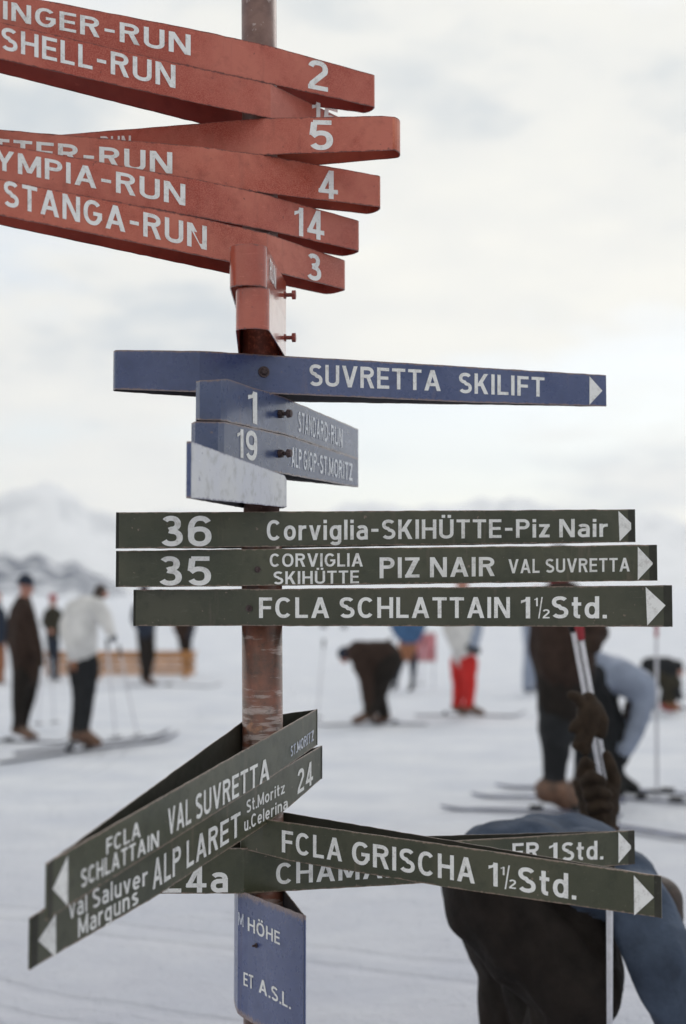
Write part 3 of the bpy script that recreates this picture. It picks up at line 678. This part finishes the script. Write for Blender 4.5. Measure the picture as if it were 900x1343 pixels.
def cap_hat(rt, d, x, y, r, m, name='hat', tilt=0.0, off=0.0, brim=True):
    kx = F/d; c = P(x, y, d); c.y += off; rr = r/kx; vs, fs = [], []
    prof = [(1.06, -0.30), (1.10, -0.12), (1.05, 0.0), (1.0, 0.25), (0.9, 0.55), (0.68, 0.85), (0.38, 1.05), (0.06, 1.12)]
    Mx = Matrix.Rotation(tilt, 3, 'Y'); n = 18
    for a, z in prof:
        for i in range(n):
            an = 2*math.pi*i/n; vs.append(c + Mx @ Vector((math.cos(an)*a*rr, math.sin(an)*a*rr*1.08, z*rr)))
    for j in range(len(prof)-1):
        for i in range(n): fs.append((j*n+i, j*n+(i+1) % n, (j+1)*n+(i+1) % n, (j+1)*n+i))
    fs.append(tuple(range((len(prof)-1)*n, len(prof)*n))); fs.append(tuple(range(n-1, -1, -1)))
    return mk(name, vs, fs, m, rt, smooth=True)
def leg(h, k_, a, m, bm, toe=(10, 3), r=(10, 7, 5), off=0.0, br=5):
    return [(h[0], h[1], off, r[0], k_[0], k_[1], off, r[1], m), (k_[0], k_[1], off, r[1], a[0], a[1], off, r[2], m),
            (a[0], a[1]+1, off, br, a[0]+toe[0], a[1]+toe[1], off, br*0.75, bm), (a[0]-br*0.4, a[1]+2, off, br*0.9, a[0]+1, a[1]+2, off, br, bm)]
GP = 'skiers standing about on the snow'
# brown-clad man at the left
rt, _ = person('man in a long brown jacket and dark hat standing at the left, facing right', 15.7,
    [(34, 768, 0, 9.5, 36, 773, 0, 8.5, SKIN), (42, 772, 0, 2.2, 44.5, 774, 0, 2, SKIN), (33, 778, 0, 6.5, 32, 788, 0, 8, SKIN),
     (31, 798, -.13, 11, 33, 858, -.1, 16, BROWNC), (31, 798, .13, 11, 33, 858, .1, 16, BROWNC), (30, 793, 0, 13, 32, 850, 0, 20, BROWNC),
     (32, 850, 0, 20, 35, 880, 0, 19, BROWNC), (36, 800, -.2, 9, 46, 838, -.2, 8, BROWNC), (46, 838, -.2, 8, 52, 862, -.25, 6.5, BROWNC), (53, 864, -.25, 5, 54, 872, -.26, 5, LEATH),
     (22, 800, .2, 9, 15, 838, .2, 8, BROWNC), (15, 838, .2, 8, 20, 862, .1, 6.5, BROWNC)]
    + leg((40, 886), (37, 918), (29, 955), BROWNP, BOOTB, (18, 11), (13, 9, 6.5), .08, 6.5) + leg((28, 886), (24, 922), (23, 955), BROWNP, BOOTB, (17, 12), (13, 9, 6.5), -.1, 6.5))
cap_hat(rt, 15.7, 33.5, 764, 10.5, NAVY, tilt=0.15)
# behind him
rt, _ = person('distant person in a dark olive jacket and red hat behind the brown-clad man', 27.0,
    [(69.5, 787, 0, 5, 70, 790, 0, 4.6, SKIN), (69, 794, 0, 4, 69, 799, 0, 5, SKIN), (69, 803, -.1, 8, 70, 828, -.1, 9, OLIVE), (69, 803, .1, 8, 70, 828, .1, 9, OLIVE),
     (62, 803, 0, 5, 58, 816, 0, 4.5, OLIVE), (58, 816, 0, 4.5, 64, 826, -.25, 4, OLIVE), (65, 828, -.27, 3.4, 68, 829, -.3, 3.2, SKIN), (77, 803, 0, 5, 80, 818, 0, 4.5, OLIVE), (80, 818, 0, 4.5, 74, 827, -.2, 4, OLIVE)]
    + leg((72, 832), (73, 860), (72, 888), NAVY, RUBB, (5, 3), (6.5, 5, 4), 0, 3.6) + leg((66, 832), (67, 860), (68, 888), NAVY, RUBB, (5, 3), (6.5, 5, 4), .15, 3.6), vox=.03)
cap_hat(rt, 27.0, 69.5, 784.5, 5.4, REDK)
# white jacket
rt, _ = person('skier in a puffy off-white jacket and black trousers, back to the camera', 14.7,
    [(132, 775, 0, 9.5, 131, 779, 0, 9, HAIR), (137, 779, -.02, 5, 139, 781, -.02, 4, SKIN), (128, 785, 0, 7, 122, 792, 0, 9, WHITEJ),
     (112, 800, -.12, 19, 107, 846, -.1, 20, WHITEJ), (112, 800, .12, 19, 107, 846, .1, 20, WHITEJ), (106, 846, 0, 22, 107, 855, 0, 20, WHITEJ),
     (128, 795, -.2, 11, 139, 815, -.25, 9, WHITEJ), (139, 815, -.25, 9, 146, 831, -.3, 7, WHITEJ), (147, 835, -.3, 5, 149, 839, -.3, 5, NAVY),
     (98, 798, .2, 12, 87, 822, .22, 10, WHITEJ), (87, 822, .22, 10, 92, 843, 0, 9, WHITEJ), (107, 858, 0, 18, 108, 863, 0, 17.5, ORANG)]
    + leg((116, 872), (114, 910), (108, 960), BLACK, BOOTB, (20, 13), (15, 11, 8), -.08, 8.5) + leg((104, 872), (106, 910), (101, 962), BLACK, BOOTB, (18, 13), (15, 11, 8), .12, 8.5), fold=.018)
# dark standing man, upper body behind the signs
rt, _ = person('person in dark clothes standing left of centre, upper body behind the green signs', 26.0,
    [(189, 775, 0, 6.5, 190, 779, 0, 6, SKIN), (188, 785, 0, 5, 188, 792, 0, 6, NAVY), (187, 797, -.1, 10, 190, 825, -.1, 11, NAVY), (187, 797, .1, 10, 190, 825, .1, 11, NAVY),
     (179, 798, -.1, 6, 176, 812, -.1, 5, NAVY), (176, 812, -.1, 5, 183, 828, -.2, 4, NAVY), (197, 798, .1, 6, 201, 815, .1, 5, NAVY), (201, 815, .1, 5, 199, 830, 0, 4, NAVY)]
    + leg((196, 832), (197, 862), (193, 890), BROWNP, BOOTB, (11, 7), (8, 7, 5), 0, 4.6) + leg((187, 832), (189, 862), (190, 890), BROWNP, BOOTB, (10, 7), (8, 7, 5), .15, 4.6), vox=.03)
cap_hat(rt, 26.0, 189, 773, 7, NAVY)
rt, _ = person('blurred person in mottled brown standing at the right end of the orange bench', 29.5,
    [(240, 782, 0, 5.5, 241, 786, 0, 5, SKIN), (240, 790, 0, 4, 240, 796, 0, 5, BROWNC), (240, 800, -.08, 8, 243, 834, -.08, 8.5, BROWNC), (240, 800, .1, 8, 243, 834, .1, 8.5, BROWNC),
     (233, 803, 0, 5, 230, 822, 0, 4.5, ORANG), (230, 822, 0, 4.5, 237, 838, -.2, 3.6, BROWNC), (248, 803, 0, 5, 253, 822, 0, 4.5, BROWNC), (253, 822, 0, 4.5, 250, 838, -.2, 3.6, NAVY)]
    + leg((245, 838), (247, 860), (247, 880), BROWNP, RUBB, (5, 3), (7, 5, 4), 0, 3.6) + leg((240, 838), (242, 860), (244, 880), BROWNP, RUBB, (5, 3), (7, 5, 4), .12, 3.6), vox=.03)
rt, _ = person('person in navy cut off by the left edge of the photo', 26.8,
    [(-4, 781, 0, 6, -3, 786, 0, 5.5, SKIN), (-4, 792, 0, 5, -4, 798, 0, 6, NAVY), (-4, 803, -.1, 10, -3, 834, -.1, 10.5, NAVY), (-4, 803, .1, 10, -3, 834, .1, 10.5, NAVY), (4, 804, -.1, 5, 7, 824, -.1, 4.6, NAVY), (7, 824, -.1, 4.6, 4, 842, -.2, 4, NAVY)]
    + leg((0, 840), (2, 868), (1, 893), ORANG, BOOTB, (6, 4), (8, 6, 5), 0, 4) + leg((-8, 840), (-7, 868), (-7, 893), ORANG, BOOTB, (6, 4), (8, 6, 5), .1, 4), vox=.03)
# bending brown skier
rt, _ = person('skier all in brown bending right over towards the skis, head to the left', 17.8,
    [(455, 857, 0, 8.5, 452, 863, 0, 7.5, SKIN), (450, 866, 0, 2, 449, 868, 0, 1.8, SKIN), (461, 854, 0, 8, 468, 853, 0, 12, BROWNC),
     (470, 854, -.1, 14, 505, 858, -.1, 18, BROWNC), (470, 854, .1, 14, 505, 858, .1, 18, BROWNC), (495, 870, 0, 22, 480, 872, 0, 17, BROWNC), (508, 846, .1, 4, 512, 838, .1, 3.5, BROWNC),
     (468, 862, -.18, 10, 480, 890, -.2, 9, BROWNC), (480, 890, -.2, 9, 482, 918, -.2, 7, BROWNC), (482, 920, -.2, 5, 480, 930, -.2, 5, LEATH),
     (468, 862, .18, 10, 488, 890, .2, 9, BROWNC), (488, 890, .2, 9, 492, 918, .2, 7, BROWNC)]
    + leg((509, 866), (498, 905), (486, 936), BROWNP, BOOTB, (-20, 9), (19, 12, 7.5), -.1, 7) + leg((505, 866), (494, 905), (505, 938), BROWNP, BOOTB, (-10, 9), (19, 12, 7.5), .16, 7), fold=.015)
cap_hat(rt, 17.8, 452.5, 857, 9, NAVY, tilt=-1.7)
rt, _ = person('person in a blue jacket behind the bending brown skier', 24.2,
    [(536, 779, 0, 7, 536, 783, 0, 6.5, SKIN), (536, 790, 0, 5, 536, 798, 0, 6, MIDB), (536, 803, -.1, 13, 536, 830, -.1, 14.5, MIDB), (536, 803, .1, 13, 536, 830, .1, 14.5, MIDB),
     (523, 803, 0, 7, 517, 820, 0, 6, MIDB), (517, 820, 0, 6, 523, 834, -.2, 5, MIDB), (549, 803, 0, 7, 553, 822, 0, 6, MIDB), (553, 822, 0, 6, 547, 838, -.2, 5, MIDB), (535, 846, 0, 13, 535, 856, 0, 11, ORANG)]
    + leg((542, 860), (542, 880), (541, 898), NAVY, RUBB, (-4, 7), (7, 4, 3), 0, 4) + leg((528, 860), (522, 880), (519, 897), NAVY, RUBB, (-4, 7), (7, 4, 3), .1, 4), vox=.028)
rt, _ = person('skier in bright red trousers and pale jacket', 19.0,
    [(606, 764, 0, 9, 607, 770, 0, 8.5, SKIN), (606, 778, 0, 6, 606, 788, 0, 8, PALEB), (606, 796, -.12, 16, 607, 846, -.1, 16, WHITEJ), (606, 796, .12, 16, 607, 846, .1, 16, WHITEJ),
     (592, 796, .1, 9, 588, 824, .1, 8, WHITEJ), (588, 824, .1, 8, 596, 846, 0, 6.5, WHITEJ), (621, 796, -.1, 9, 625, 824, -.12, 8, PALEB), (625, 824, -.12, 8, 622, 845, -.25, 6.5, PALEB), (618, 850, -.25, 6, 626, 854, -.25, 5.5, BLACK), (607, 852, 0, 15, 608, 860, 0, 14, WHITEJ)]
    + leg((602, 868), (602, 900), (600, 926), REDP, BOOTB, (7, 8), (12, 9, 6.5), .1, 6.5) + leg((615, 868), (616, 900), (614, 926), REDP, BOOTB, (18, 9), (12, 9, 6.5), -.1, 6.5), fold=.014)
rt, _ = person('person in pale blue-grey half hidden left of the tall dark standing man', 24.0,
    [(704, 776, 0, 7, 704, 781, 0, 6.5, SKIN), (704, 788, 0, 5, 704, 796, 0, 6, PALEB), (704, 801, -.1, 12, 702, 838, -.1, 12, PALEB), (704, 801, .1, 12, 702, 838, .1, 12, PALEB), (694, 802, 0, 6, 690, 822, 0, 5.5, PALEB), (690, 822, 0, 5.5, 690, 842, -.1, 4.5, PALEB)]
    + leg((696, 850), (693, 876), (691, 901), PALEB, NAVY, (4, 5), (9, 7, 6), 0, 5) + leg((707, 850), (706, 876), (704, 901), PALEB, NAVY, (4, 5), (9, 7, 6), .1, 5), vox=.028)
for x, lab in ((424, 'left one of two far-off people whose feet show under the FCLA SCHLATTAIN sign'), (451, 'right one of two far-off people whose feet show under the FCLA SCHLATTAIN sign')):
    person(lab, 66.0, [(x, 790, 0, 3, x, 791, 0, 3, SKIN), (x, 797, -.1, 4.2, x, 809, -.1, 4.6, NAVY), (x, 797, .1, 4.2, x, 809, .1, 4.6, NAVY), (x-4, 798, 0, 2, x-5, 810, 0, 1.8, NAVY), (x+4, 798, 0, 2, x+5, 810, 0, 1.8, NAVY),
        (x-1.5, 812, 0, 3, x-1, 831, 0, 2, NAVY), (x+1.8, 812, 0, 3, x+1.6, 831, 0, 2, NAVY), (x-1, 832, 0, 1.6, x+2, 833, 0, 1.4, RUBB)], vox=.06, group=GP, fold=0)
# tall dark standing man
rt, _ = person('tall man in dark clothes and brown boots standing behind the kneeling foreground skier', 10.4,
    [(734, 738, 0, 17, 737, 746, 0, 15.5, SKIN), (746, 745, 0, 4, 750, 748, 0, 3, SKIN), (733, 758, 0, 12, 732, 774, 0, 14, REDK),
     (738, 800, -.14, 38, 741, 862, -.1, 39, BROWNC), (738, 800, .14, 38, 741, 862, .1, 39, BROWNC), (741, 868, 0, 40, 739, 928, 0, 32, BROWNP), (734, 930, 0, 28, 734, 946, 0, 26, BLACK),
     (768, 800, -.2, 17, 783, 830, -.3, 15, BROWNC), (783, 830, -.3, 15, 776, 846, -.4, 13, BROWNC), (712, 800, .1, 18, 708, 850, .2, 16, BROWNC), (708, 850, .2, 16, 716, 900, .1, 13, BROWNC), (770, 846, -.42, 10, 763, 850, -.44, 9, LEATH)]
    + leg((729, 950), (729, 990), (727, 1034), BLACK, BOOTB, (30, 20), (24, 18, 14), -.05, 19) + leg((763, 945), (770, 985), (768, 1032), BLACK, BOOTB, (26, 18), (22, 17, 14), .2, 18)
    + [(726, 1034, -.05, 15, 731, 1038, -.06, 15, SOCK), (745, 1048, -.08, 14, 756, 1056, -.1, 12, BOOTB)], vox=.018, fold=.016)
cap_hat(rt, 10.4, 733, 734, 18, NAVY)
# pale blue bending person
rt, _ = person('person in a pale blue jacket bending down to the skis behind the tall dark man', 11.3,
    [(788, 872, 0, 17, 812, 884, 0, 22, PALEB), (812, 886, -.12, 22, 838, 900, -.12, 22, PALEB), (812, 886, .12, 22, 838, 900, .12, 22, PALEB), (846, 908, .05, 17, 848, 918, .05, 15, PALEB),
     (845, 915, -.12, 15, 838, 948, -.15, 12.5, PALEB), (838, 948, -.15, 12.5, 822, 984, -.15, 10, PALEB), (820, 988, -.15, 8, 816, 998, -.15, 8, BLACK), (840, 915, .16, 14, 828, 948, .2, 11, PALEB), (828, 948, .2, 11, 812, 984, .2, 9, PALEB),
     (832, 926, 0, 14, 828, 934, 0, 12, HAIR), (826, 936, 0, 5, 823, 939, 0, 4, SKIN)]
    + leg((782, 893), (797, 955), (790, 1022), BLACK, RUBB, (22, 14), (20, 15, 11), -.1, 11) + leg((786, 893), (806, 955), (808, 1020), BLACK, RUBB, (24, 14), (19, 15, 11), .15, 11), vox=.018, fold=.014)
# crouching black-clad person at the right edge
rt, _ = person('crouching person in black with red-orange boots at the right edge', 19.6,
    [(889, 876, 0, 7.5, 890, 881, 0, 7, SKIN), (896, 882, 0, 2, 898, 883, 0, 1.8, SKIN), (880, 872, 0, 7, 884, 875, 0, 7, BLACK), (852, 874, -.1, 12, 876, 876, -.1, 14, BLACK), (852, 874, .1, 12, 876, 876, .1, 14, BLACK),
     (876, 880, -.15, 8, 886, 902, -.2, 7, BLACK), (886, 902, -.2, 7, 892, 915, -.2, 5, BLACK), (856, 880, -.1, 13, 882, 896, -.15, 12, OLIVE), (882, 896, -.15, 12, 878, 918, -.1, 8, OLIVE), (856, 880, .12, 13, 880, 900, .15, 11, BLACK), (880, 900, .15, 11, 872, 920, .1, 8, BLACK),
     (877, 922, -.1, 7, 888, 929, -.1, 5, ORANG), (871, 924, .1, 7, 880, 930, .1, 5, REDK)], vox=.025)
cap_hat(rt, 19.6, 888, 874, 8, BLACK, tilt=0.3)

# ---------------- foreground skier, bent low, head to the right, one gloved hand raised
FD = 4.5
fk = F/FD
rt, bo = person('foreground skier in a blue-grey anorak and dark brown trousers bent low at the lower right', FD,
    [(640, 1150, 0, 50, 662, 1140, 0, 52, BROWNP), (650, 1135, -.12, 52, 700, 1128, -.12, 52, DENIM), (650, 1135, .12, 52, 700, 1128, .12, 52, DENIM), (700, 1128, 0, 57, 770, 1134, 0, 57, DENIM),
     (770, 1140, -.14, 50, 815, 1160, -.14, 46, DENIM), (770, 1140, .14, 50, 815, 1160, .14, 46, DENIM), (815, 1162, 0, 44, 835, 1172, 0, 34, DENIM), (780, 1190, 0, 36, 740, 1185, 0, 42, DENIM),
     (845, 1180, 0, 24, 858, 1192, 0, 24, SKIN), (862, 1184, -.02, 35, 866, 1200, -.02, 31, HAIR), (860, 1206, -.01, 29, 858, 1222, -.01, 24, SKIN), (862, 1236, -.02, 7, 868, 1238, -.02, 5, SKIN), (849, 1207, -.085, 7, 849, 1214, -.085, 6, SKIN),
     (832, 1176, -.22, 36, 866, 1252, -.3, 38, DENIM), (866, 1252, -.3, 38, 892, 1345, -.25, 34, DENIM), (893, 1360, -.25, 22, 894, 1372, -.25, 21, LEATH),
     (812, 1166, .25, 34, 796, 1150, .3, 29, DENIM), (796, 1150, .3, 29, 786, 1120, .3, 25, LEATH), (786, 1120, .3, 25, 785, 1080, .28, 23, LEATH),
     (648, 1175, -.13, 62, 690, 1235, -.16, 58, BROWNP), (690, 1235, -.16, 58, 760, 1296, -.2, 53, BROWNP), (760, 1296, -.2, 50, 712, 1385, -.14, 34, BROWNP),
     (640, 1170, .14, 58, 672, 1270, .16, 44, BROWNP), (672, 1270, .16, 44, 664, 1385, .14, 34, BROWNP), (700, 1215, 0, 55, 740, 1250, -.05, 46, BROWNP), (650, 1180, 0, 60, 680, 1210, 0, 55, BROWNP), (700, 1180, -.05, 55, 745, 1200, -.08, 52, BROWNP), (745, 1200, -.08, 50, 765, 1270, -.14, 48, BROWNP), (700, 1250, .05, 52, 720, 1345, 0, 46, BROWNP), (755, 1300, -.16, 50, 740, 1370, -.12, 46, BROWNP), (665, 1300, .14, 36, 690, 1380, .1, 40, BROWNP),
     (708, 1392, -.14, 30, 716, 1405, -.14, 30, BOOTB), (716, 1408, -.14, 27, 780, 1418, -.14, 20, BOOTB), (662, 1392, .14, 30, 668, 1405, .14, 30, BOOTB), (668, 1408, .14, 27, 728, 1416, .14, 20, BOOTB)],
    vox=.0105, fold=.022)
# knitted cuff of the raised glove and a turned collar, as bands round the limb
def band(rt, name, a, b, r, d, m, rb=None):
    pa_, pb2 = P(a[0], a[1], d), P(b[0], b[1], d); rr = r*d/F
    mk(name, *tube(pa_, pb2, 0, 0, 22, True, [(0, rr*0.97), (0.12, rr*1.05), (0.5, rr), (0.88, rr*1.05), (1, rr*0.97)]), m, rt, smooth=True)
band(rt, 'cuff', (785, 1083), (785, 1098), 26, FD+.28, BROWNC)
# glove with five fingers closed on the ski pole
GD = FD+.28; gk = F/GD
def gp(x, y, o=0.0):
    return P(x, y, GD+o)
def glove(rt, finger_sets, palm, name='glove'):
    caps = []
    for a, ra, b, rb in palm: caps.append((gp(*a), ra/gk, gp(*b), rb/gk, LEATH))
    for ch in finger_sets:
        for (a, ra), (b, rb) in zip(ch, ch[1:]): caps.append((gp(*a), ra/gk, gp(*b), rb/gk, LEATH))
    return body(name, caps, rt, .0045, 0.0020, 40, 7, sd=3)
glove(rt, [[((768, 1030), 10), ((763, 1012, -.03), 8.5), ((768, 999, -.05), 7.5), ((776, 1004, -.055), 6.5)],
           [((775, 1040), 10), ((768, 1026, -.05), 8.5), ((776, 1018, -.07), 8), ((789, 1024, -.07), 7)],
           [((779, 1052), 10), ((772, 1043, -.055), 8.5), ((784, 1037, -.075), 8), ((797, 1042, -.07), 7)],
           [((781, 1065), 9.5), ((776, 1060, -.055), 8), ((788, 1056, -.07), 7), ((799, 1058, -.06), 6.5)],
           [((802, 1045), 11), ((806, 1022), 9.5), ((800, 1002), 8.5), ((796, 991), 7)]],
      [((770, 1038), 16, (798, 1040), 15), ((776, 1055), 18, (795, 1058), 18), ((785, 1066), 24, (784, 1092), 25), ((760, 1028), 9, (772, 1050), 12)])

# ------------------------------------------------------------------ ski poles, skis, bench, board, loose glove
def ski_pole(label, top, bot, group='ski poles', rad=0.009, grip=RUBB, basket=True, sm=None, strap=True):
    top, bot = Vector(top), Vector(bot); ax = (bot-top).normalized(); l = (bot-top).length
    r_ = root('ski_pole', bot, label, 'ski pole', group)
    mk('shaft', *tube(top+ax*0.10, bot, 0, 0, 12, True, [(0, rad), (0.85, rad*0.85), (0.985, rad*0.6), (1, 0.002)]), sm or ALU, r_, smooth=True)
    mk('grip', *tube(top, top+ax*0.115, 0, 0, 12, True, [(0, 0.013), (0.06, 0.02), (0.16, 0.019), (0.25, 0.014), (0.6, 0.0155), (0.92, 0.013), (1, 0.011)]), grip, r_, smooth=True)
    if basket:
        c = bot-ax*0.07; q = ax.to_track_quat('Z', 'Y'); parts = []; R0, n = 0.06, 20
        ring = [c + q @ Vector((math.cos(2*math.pi*i/n)*R0, math.sin(2*math.pi*i/n)*R0, 0)) for i in range(n)]
        for i in range(n): parts.append(tube(ring[i], ring[(i+1) % n], 0.005, 0.005, 6))
        for i in range(4): parts.append(tube(c, ring[i*5], 0.004, 0.004, 6))
        mk('basket', *joinm(*parts), RUBB, r_)
    return r_
def ski(label, tail, tip, group='skis on the snow', w=0.062, m=None, curl=0.07):
    a, b = Vector(tail), Vector(tip); d = (b-a); l = d.length; d.normalize(); sd_ = Vector((-d.y, d.x, 0)).normalized()
    r_ = root('ski', (a+b)/2, label, 'ski', group); vs, fs = [], []; n = 26
    for i in range(n+1):
        t = i/n; p = a+(b-a)*t; up = 0.0
        if t > 0.86: up = curl*((t-0.86)/0.14)**2
        ww = w/2*(1.0+0.12*t)*(1 if t < 0.9 else max(0.12, math.sqrt(max(0, 1-((t-0.9)/0.1)**2))))
        cam_ = 0.012*math.sin(math.pi*min(1, t/0.86))
        base = p.z+0.012+up+cam_
        for s_, z in ((-1, 0), (1, 0), (1, 0.014), (-1, 0.014)): vs.append(Vector((p.x, p.y, base+z)) + sd_*ww*s_)
    for i in range(n):
        o = i*4
        for j in range(4): fs.append((o+j, o+(j+1) % 4, o+4+(j+1) % 4, o+4+j))
    fs += [(3, 2, 1, 0), (n*4, n*4+1, n*4+2, n*4+3)]
    mk('blade', vs, fs, m or SKIM, r_)
    c = a+(b-a)*0.46; M = Matrix((d, sd_, Vector((0, 0, 1)))).transposed()
    mk('toe_binding', *box(c+Vector((0, 0, .05)), (.09, .07, .03), M=M), RUBB, r_)
    mk('heel_binding', *box(c-d*0.28+Vector((0, 0, .055)), (.06, .06, .04), M=M), RUBB, r_)
    return r_
def gz(v): v = Vector(v); v.z = max(ground_z(v.x, v.y), -0.02); return v
ski('near ski under the white-jacketed skier, curved tip to the right', gz(G(0, 1002)), gz(G(234, 972)))
ski('far ski under the white-jacketed skier, curved tip to the right', gz(G(20, 991)), gz(G(222, 967)))
ski('ski under the brown-clad man at the left, tip near the white-jacketed skier', gz(G(-60, 975)), gz(G(96, 975)))
ski('ski under the bending brown skier, tip to the left', gz(G(560, 950)), gz(G(405, 952)))
ski('ski under the skier in red trousers', gz(G(545, 939)), gz(G(690, 940)))
ski('ski of the dark standing person left of centre, tip beyond the rusty post', gz(G(165, 900)), gz(G(290, 903)))
ski('upper one of three thin skis left of the tall dark man', gz(G(865, 1041)), gz(G(650, 1034)), curl=0.02, m=SKIL)
ski('middle one of three thin skis left of the tall dark man', gz(G(820, 1056)), gz(G(618, 1047)), curl=0.02, m=SKIL)
ski('lower one of three thin skis left of the tall dark man', gz(G(815, 1076)), gz(G(578, 1064)), curl=0.02, m=SKIL)
ski('upper ski running out at the right edge behind the foreground skier', gz(G(770, 1036)), gz(G(1010, 1056)), curl=0.02, m=SKIL)
ski('lower ski running out at the right edge behind the foreground skier', gz(G(775, 1048)), gz(G(1030, 1070)), curl=0.02, m=SKIL)
ski('faint ski beside the blue-clad bending person, lowest at the right edge', gz(G(700, 1078)), gz(G(930, 1108)), curl=0.02, m=SKIL)
ski('ski by the crouching person at the right edge', gz(G(850, 934)), gz(G(990, 930)))
def pole_px(label, x0, y0, x1, y1, d0, d1=None, **k):
    b = P(x1, y1, d1 or d0); return ski_pole(label, P(x0, y0, d0), b, **k)
pole_px('ski pole in the right hand of the white-jacketed skier', 140, 838, 153, 976, 14.4)
pole_px('ski pole standing right of the white-jacketed skier', 156, 846, 182, 973, 14.8)
pole_px('left of two ski poles behind the brown-clad man', 55, 852, 50, 957, 16.8)
pole_px('right of two ski poles behind the brown-clad man', 66, 850, 72, 955, 17.0)
pole_px('thin ski pole left of the bending brown skier', 425, 838, 416, 948, 18.3)
pole_px('ski pole stuck upright in the snow at the right', 861, 818, 862, 1049, 11.2, rad=0.013, grip=REDK)
pole_px('ski pole by the person in the blue jacket', 556, 838, 553, 902, 25)
pole_px('upper slanting ski pole with dark red grip held in the raised brown glove', 755, 796, 824, 1172, GD+.0, GD+0.25, rad=0.0085, grip=REDK, basket=True)
pole_px('second slanting ski pole held beside it in the raised brown glove', 744, 786, 815, 1166, GD+.06, GD+.30, rad=0.0085, grip=RUBB, basket=True)
pole_px('vertical ski pole under the FCLA GRISCHA sign in front of the foreground skier', 799.5, 1112, 800, 1440, 3.86, 3.95, rad=0.0092, grip=RUBB)
# a glove pushed over the slanting poles, fingers drooping
gr = root('glove', gp(775, 960), 'brown glove hung on the slanting ski poles above the raised hand', 'glove')
def gp(x, y, o=0.0):
    return P(x, y, GD+0.02+o)
glove(gr, [[((766, 925, -.02), 9), ((757, 915, -.03), 8), ((750, 912, -.03), 7)], [((764, 945, -.02), 9), ((756, 950, -.03), 7.5), ((751, 956, -.03), 6)],
           [((768, 955, -.02), 9), ((762, 968, -.03), 8), ((757, 978, -.03), 7)], [((774, 955, -.02), 9), ((770, 972, -.03), 8), ((768, 985, -.03), 7)], [((782, 930, -.02), 10), ((790, 945, -.02), 9), ((789, 962, -.02), 8)]],
      [((772, 918, -.01), 11, (776, 932, -.01), 17), ((774, 934, -.01), 19, (772, 952, -.01), 16)], 'leather_shell')

# bench of stained planks
br_ = root('bench', G(158, 890), 'long low bench of orange stained planks behind the white-jacketed skier', 'bench')
bc = G(158, 890); bd = Vector((1, 0.05, 0)).normalized(); bn = Vector((-bd.y, bd.x, 0)); Mb = Matrix((bd, bn, Vector((0, 0, 1)))).transposed()
for x in (-1.35, -0.45, 0.45, 1.3):
    mk('post', *box(bc+bd*x+Vector((0, 0, .22)), (.09, .07, .5), M=Mb), PLANK, br_)
for z, h, oy in ((.14, .12, -.055), (.29, .12, -.058), (.44, .13, -.052)):
    bevel(mk('plank', *box(bc+bd*0.02*z+bn*oy+Vector((0, 0, z)), (3.0, .03, h), M=Mb), PLANK, br_), .006)
bevel(mk('seat_plank', *box(bc+bn*0.06+Vector((0, 0, .53)), (3.05, .3, .035), M=Mb), PLANK, br_), .006)
# pink board on legs
pb = root('board', P(555, 905, 25.4), 'faded pink-red board on two thin legs beside the blue-jacketed person', 'board')
q = P(558, 849, 25.4)
bevel(mk('panel', *box(q, (.38, .03, .52)), PINKB, pb), .005)
for x in (-.15, .15): mk('leg', *tube(q+Vector((x, .03, -.2)), Vector((q.x+x, q.y+.03, 0)), .012, .012, 8), ALU, pb)
mk('frame', *joinm(box(q+Vector((0, -.01, .255)), (.40, .03, .02)), box(q+Vector((0, -.01, -.255)), (.40, .03, .02))), WHITEJ, pb)

# ------------------------------------------------------------------ air
hz = NB('mountain_air'); hz.t.nodes.remove(hz.b)
pv = hz.n('ShaderNodeVolumePrincipled'); pv.inputs['Color'].default_value = (0.975, 0.975, 0.97, 1); pv.inputs['Density'].default_value = 0.00019; pv.inputs['Anisotropy'].default_value = 0.3
hz.l(pv.outputs[0], hz.o.inputs['Volume'])
vs_, fs_ = box((0, 0, 284), (12400, 12400, 690))
tag(mk('haze', vs_, fs_, hz.m), kind='stuff')
